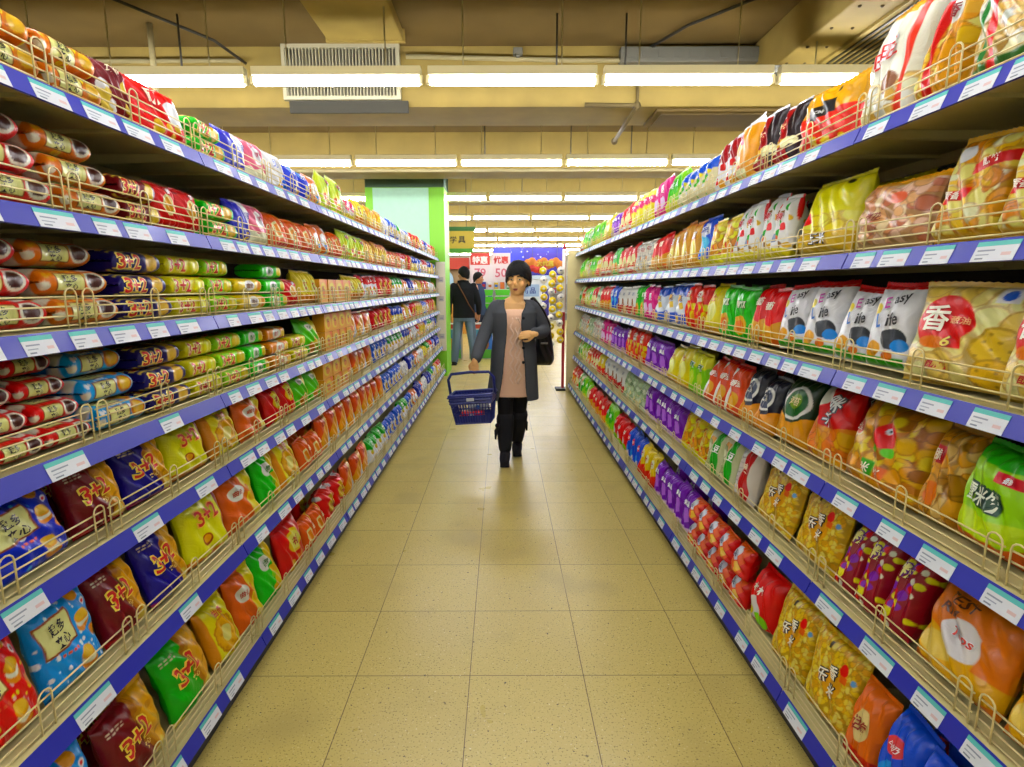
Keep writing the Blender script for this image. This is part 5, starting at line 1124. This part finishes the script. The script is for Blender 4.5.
# hanging price posters with red headings
for i, (x, z, w_, h_, wd) in enumerate(((-.62, 1.62, .5, .62, '特惠'), (-.02, 1.62, .48, .62, '优惠'))):
    t = empty('hanging_poster', (x, 16.5, z)); tag(t, 'white hanging poster with pink writing and red heading, %s one' % ('left', 'right')[i], 'poster', 'hanging posters')
    b = MB(); b.box(-w_ / 2, w_ / 2, -.01, .01, 0, h_, 'f2dfe0'); link('sheet', b.mesh('sheet', M_PAPER), t)
    b = MB(); b.box(-w_ / 2 - .03, w_ / 2 + .03, -.02, -.011, h_ * .72, h_ + .16, 'e23420' if i == 0 else 'f4dcd8'); flat_text(b, wd, (0, -.022, h_ * .94), (1, 0, 0), (0, 0, 1), .22, 'f8ece4' if i == 0 else 'e02c1c', .002, .03)
    flat_text(b, '79' if i == 0 else '50', (0, -.012, h_ * .36), (1, 0, 0), (0, 0, 1), .26, 'e06a7c', .002, .02); link('lettering', b.mesh('lettering', M_PAPER), t)
    for xx in (-.2, .2):
        b = MB(); b.tube([(xx, 0, h_), (xx, 0, 1.84)], .006, 6); link('hanging_cord', b.mesh('hanging_cord', M_CAB), t)
# red counter front with pale wall cabinet
t = empty('shop_counter', (-1.9, 17.5, 0)); tag(t, 'red and orange kiosk front behind the man in black', 'kiosk')
b = MB(); b.box(-.8, .9, 0, .5, 1.98, 2.32, 'e2401c'); link('fascia', b.mesh('fascia', M_PAPER), t)
b = MB(); b.box(-.8, .9, .05, .5, 0, 1.1, 'e8a02c'); link('counter', b.mesh('counter', M_PAPER), t)
b = MB(); b.box(-.8, .9, .4, .5, 1.1, 1.98, 'f0c48c'); b.box(-.8, -.74, .05, .4, 1.1, 1.98, 'e8dcc4'); b.box(.84, .9, .05, .4, 1.1, 1.98, 'f4ece0'); link('cabinet', b.mesh('cabinet', M_PAPER), t)
b = MB(); b.ball((.2, .1, 1.6), (.22, .05, .34), 16, 12, 'a8cce8'); link('mirror', b.mesh('mirror', M_FILM, True), t)
t = empty('white_display_wall', (-.35, 18.6, 0)); tag(t, 'white display wall with shelves behind the hanging posters', 'display wall')
b = MB(); b.box(-.75, 1.2, 0, .1, 0, 2.2, 'f0e4e4'); link('panel', b.mesh('panel', M_PAPER), t)
for k in range(3):
    b = MB(); b.box(-.7, 1.15, -.35, 0, .5 + k * .42, .53 + k * .42, 'e4e0dc'); link('shelf', b.mesh('shelf', M_PAPER), t)
cols = ['d8281c', 'f0c82c', '2f6ccc', 'f4f0ea', '3ca43c', 'e87a1c', '8c4a2c', '1f2fa8']
for r in range(3):
    for k in range(9):
        b = MB(); hh = g.uniform(.14, .26); b.box(-.07, .07, -.06, .06, 0, hh, g.choice(cols), bev=.012); b.box(-.05, .05, -.062, -.06, hh * .3, hh * .7, g.choice(cols)); b.tube([(0, 0, hh), (0, 0, hh + .03)], .03, 10, 'f0f0ea')
        tag(link('toiletry_bottle', b.mesh('toiletry_bottle', M_PAPER), None, (-.98 + k * .2, 18.42, .532 + r * .42)), 'small bottle, %s of %s row on the far white display' % (ordn(k), ('lowest', 'middle', 'top')[r]), 'bottle', 'bottles on the far white display')
# blue banner wall with stars, orange-red sign in front of it
t = empty('hanging_banner', (1.0, 21.0, 1.85)); tag(t, 'deep blue banner with white stars over the far displays', 'banner')
b = MB(); b.box(-1.3, 1.25, -.02, .02, 0, 1.0, '20189a'); b.box(-1.3, -.2, -.022, -.02, .42, 1.0, '1a28c8'); b.box(.0, 1.25, -.022, -.02, .25, .8, '34189c'); link('cloth', b.mesh('cloth', M_PAPER), t)
b = MB()
for k in range(26):
    x, z, r = g.uniform(-1.25, 1.2), g.uniform(.05, .95), g.uniform(.02, .05)
    pts = [(x + (r if q % 2 == 0 else r * .4) * math.sin(q * PI / 5), -.025, z + (r if q % 2 == 0 else r * .4) * math.cos(q * PI / 5)) for q in range(10)]
    b.add(pts + [(x, -.025, z)], [(q, (q + 1) % 10, 10) for q in range(10)], g.choice(['d8d4f0', '8c9cf0', '6c50d0']))
link('star_print', b.mesh('star_print', M_PAPER), t)
for xx in (-1.1, 1.1):
    b = MB(); b.tube([(xx, 0, 1.0), (xx, 0, 1.61)], .008, 6); link('hanging_cord', b.mesh('hanging_cord', M_CAB), t)
t = empty('hanging_promotion_sign', (1.12, 15.2, 1.78)); tag(t, 'orange and red cloud-shaped sign beside the red post', 'sign')
b = MB()
for k in range(9): b.ball((-.42 + k * .105, 0, .27 + .045 * math.sin(k * 2.1)), (.11, .05, .12), 14, 10, 'f08a14')
for k in range(5): b.ball((-.4 + k * .1, -.02, .12 + .03 * math.sin(k * 1.7)), (.1, .05, .09), 14, 10, 'e02c14')
link('sign_body', b.mesh('sign_body', M_PAPER, True), t)
b = MB(); flat_text(b, '大优惠', (.03, -.056, .27), (1, 0, 0), (0, 0, 1), .15, 'f8d82c', .003, .03); link('lettering', b.mesh('lettering', M_PAPER), t)
for xx in (-.3, .35):
    b = MB(); b.tube([(xx, 0, .36), (xx, 0, 1.68)], .006, 6); link('hanging_cord', b.mesh('hanging_cord', M_CAB), t)
t = empty('promotion_stand', (.72, 13.2, 0)); tag(t, 'white promotion stand with blue and red panels behind the woman', 'stand')
b = MB(); b.box(-.4, .4, 0, .35, 0, 1.62, 'eef0f0', bev=.01); link('cabinet', b.mesh('cabinet', M_PAPER), t)
b = MB(); b.box(-.3, .15, -.008, 0, 1.22, 1.5, 'a8c4e4'); b.box(-.33, .12, -.008, 0, .9, 1.14, 'e8ded8'); b.ball((-.1, -.006, 1.02), (.14, .004, .09), 14, 8, 'e0442c'); b.box(.22, .38, -.008, 0, .4, 1.4, '3a2c98'); flat_text(b, '新品', (-.08, -.01, 1.36), (1, 0, 0), (0, 0, 1), .15, '3a4c9c', .003, .02); link('panel_print', b.mesh('panel_print', M_PAPER), t)
b = MB(); b.box(-.44, .44, -.02, .37, 1.62, 1.7, 'd8e8f4', bev=.01); link('top', b.mesh('top', M_PAPER), t)
# nested stacks of green plastic baskets
for i, (x, y) in enumerate(((-.36, 12.75), (.02, 12.95))):
    for k in range(9):
        z = .012 + k * .155; b = MB()
        for r_ in range(3): rim(b, .15 + r_ * .012, .11 + r_ * .01, .02 + r_ * .05, .009)
        b.box(-.145, .145, -.105, .105, 0, .012); b.add([(-.15, -.11, .02), (.15, -.11, .02), (.17, -.126, .12), (-.17, -.126, .12)], [(0, 1, 2, 3)])
        o = link('green_basket', b.mesh('green_basket', mat('green plastic', '58cc2c', rough=.4)), None, (x, y, z))
        tag(o, 'green plastic basket, %s from the floor in the %s stack behind the man' % (ordn(k), ('left', 'right')[i]), 'basket', 'stacked green baskets')
# decorated display boxes behind the man's legs
for i, (x, cc) in enumerate(((-1.06, '2f8fd8'), (-.42, '2474d8'))):
    t = empty('display_box', (x, 11.3, 0)); tag(t, 'blue and green picture box on the floor, %s of the man' % ('left', 'right')[i], 'box', 'picture boxes behind the man')
    b = MB(); b.box(-.24, .24, 0, .4, 0.002, .72, 'e8e4d8', bev=.006); link('carton', b.mesh('carton', M_PAPER), t)
    b = MB(); b.box(-.23, .23, -.006, 0, .02, .2, '5cc02c'); b.box(-.23, .23, -.006, 0, .2, .5, cc); b.box(-.23, .23, -.006, 0, .5, .6, '4ca8c8'); b.ball((.05, -.006, .3), (.11, .004, .12), 14, 10, 'f0b81c' if i == 0 else 'b8702c'); b.ball((-.1, -.006, .12), (.08, .004, .08), 14, 10, 'e8e8e0'); b.ball((-.1, -.01, .12), (.04, .004, .04), 10, 8, 'c8284c'); b.box(-.2, .2, -.006, 0, .62, .7, 'e0502c')
    link('picture_print', b.mesh('picture_print', M_PAPER), t)
# a far run of shelving closes the view
t = empty('far_shelving', (0, 24.5, 0)); tag(t, 'far white shelving across the back of the shop', 'shelving')
b = MB(); b.box(-6, 6, 0, .1, 0, 1.9, 'd8d4c8'); link('back_panel', b.mesh('back_panel', M_PAPER), t)
for k in range(4):
    b = MB(); b.box(-6, 6, -.4, 0, .3 + k * .42, .33 + k * .42, 'e4e0d4'); link('shelf', b.mesh('shelf', M_PAPER), t)
for k in range(4):
    for q in range(18):
        x = -2.2 + q * .26; b = MB(); hh = g.uniform(.18, .3); b.box(-.1, .1, -.08, .08, 0, hh, g.choice(cols), bev=.01); b.box(-.07, .07, -.083, -.08, hh * .35, hh * .75, g.choice(cols))
        tag(link('goods_carton', b.mesh('goods_carton', M_PAPER), None, (x, 24.3, .332 + k * .42)), 'small carton, %s along %s row of the far shelving' % (ordn(q), ('lowest', 'second', 'third', 'top')[k]), 'carton', 'cartons on the far shelving')

ESTR, LZ, EXPO, CSX, CROLL = 21., 2.908, 1.42, .0098, -.15
# ------------------------------------------------------------------ fluorescent rows
M_TRUNK = mat('cream light rail', 'd6c894', rough=.5)
M_TUBE = mat('lit tube', 'ffffff', emit='f6f7ff', estr=ESTR)
b = MB(); b.box(-.6, .6, -.035, .035, .02, .08, bev=.004); m_h = b.mesh('housing', M_TRUNK)
b = MB(); b.tube([(-.585, 0, -.012), (.585, 0, -.016)], .029, 10); m_t = b.mesh('tube', M_TUBE, True)
b = MB()
for s in (0,): b.box(-.014, .014, -.022, .022, -.034, .02)
m_e = b.mesh('lamp_holder', M_TRUNK)
b = MB()
b.tube([(0, 0, .08), (0, 0, ZC - LZ)], .005, 6)
m_r = b.mesh('hanger_rod', M_PIPE)
for r, y in enumerate([-1.09 + 2.7 * k for k in range(11)]):
    pitch = 1.25; off = (.72, .3, .18, .22, .5, .1, .35, .6, .2, .4, .1)[r]
    xs = [off - .1 + pitch * k for k in range(-5, 5)]
    for k, x in enumerate(xs):
        t = empty('ceiling_strip_light', (x, y, LZ))
        tag(t, 'lit fluorescent strip light, %s from the left, %s row from the camera' % (ordn(k), ordn(r)), 'light', 'fluorescent strips in long rows')
        link('housing', m_h, t); link('tube', m_t, t); link('lamp_holder', m_e, t, (-.599, 0, 0)); link('lamp_holder', m_e, t, (.599, 0, 0)); link('hanger_rod', m_r, t, (-.35, 0, 0)); link('hanger_rod', m_r, t, (.35, 0, 0))
# ------------------------------------------------------------------ camera, view
cam = bpy.data.cameras.new('camera'); co = bpy.data.objects.new('camera', cam); COL.objects.link(co)
co.location = (0, 0, 1.45); cam.sensor_width = 36; cam.lens = 561 / 1024 * 36; cam.shift_x = CSX; cam.clip_start = .05
th = math.atan(96.9 / 561)
co.rotation_euler = (Matrix.Rotation(PI / 2 - th, 3, 'X') @ Matrix.Rotation(math.radians(CROLL), 3, 'Z')).to_euler()
SC.camera = co
w = bpy.data.worlds.new('world'); SC.world = w; w.use_nodes = True
w.node_tree.nodes['Background'].inputs[0].default_value = (.02, .02, .018, 1); w.node_tree.nodes['Background'].inputs[1].default_value = 1
SC.view_settings.view_transform = 'Standard'; SC.view_settings.look = 'None'; SC.view_settings.gamma = 1; SC.view_settings.use_curve_mapping = False
SC.view_settings.exposure = EXPO
try:
    SC.cycles.use_denoising = True; SC.cycles.denoiser = 'OPENIMAGEDENOISE'; SC.cycles.max_bounces = 6; SC.cycles.diffuse_bounces = 1; SC.cycles.glossy_bounces = 3
    SC.cycles.use_light_tree = True; SC.cycles.sample_clamp_indirect = 6
except Exception: pass
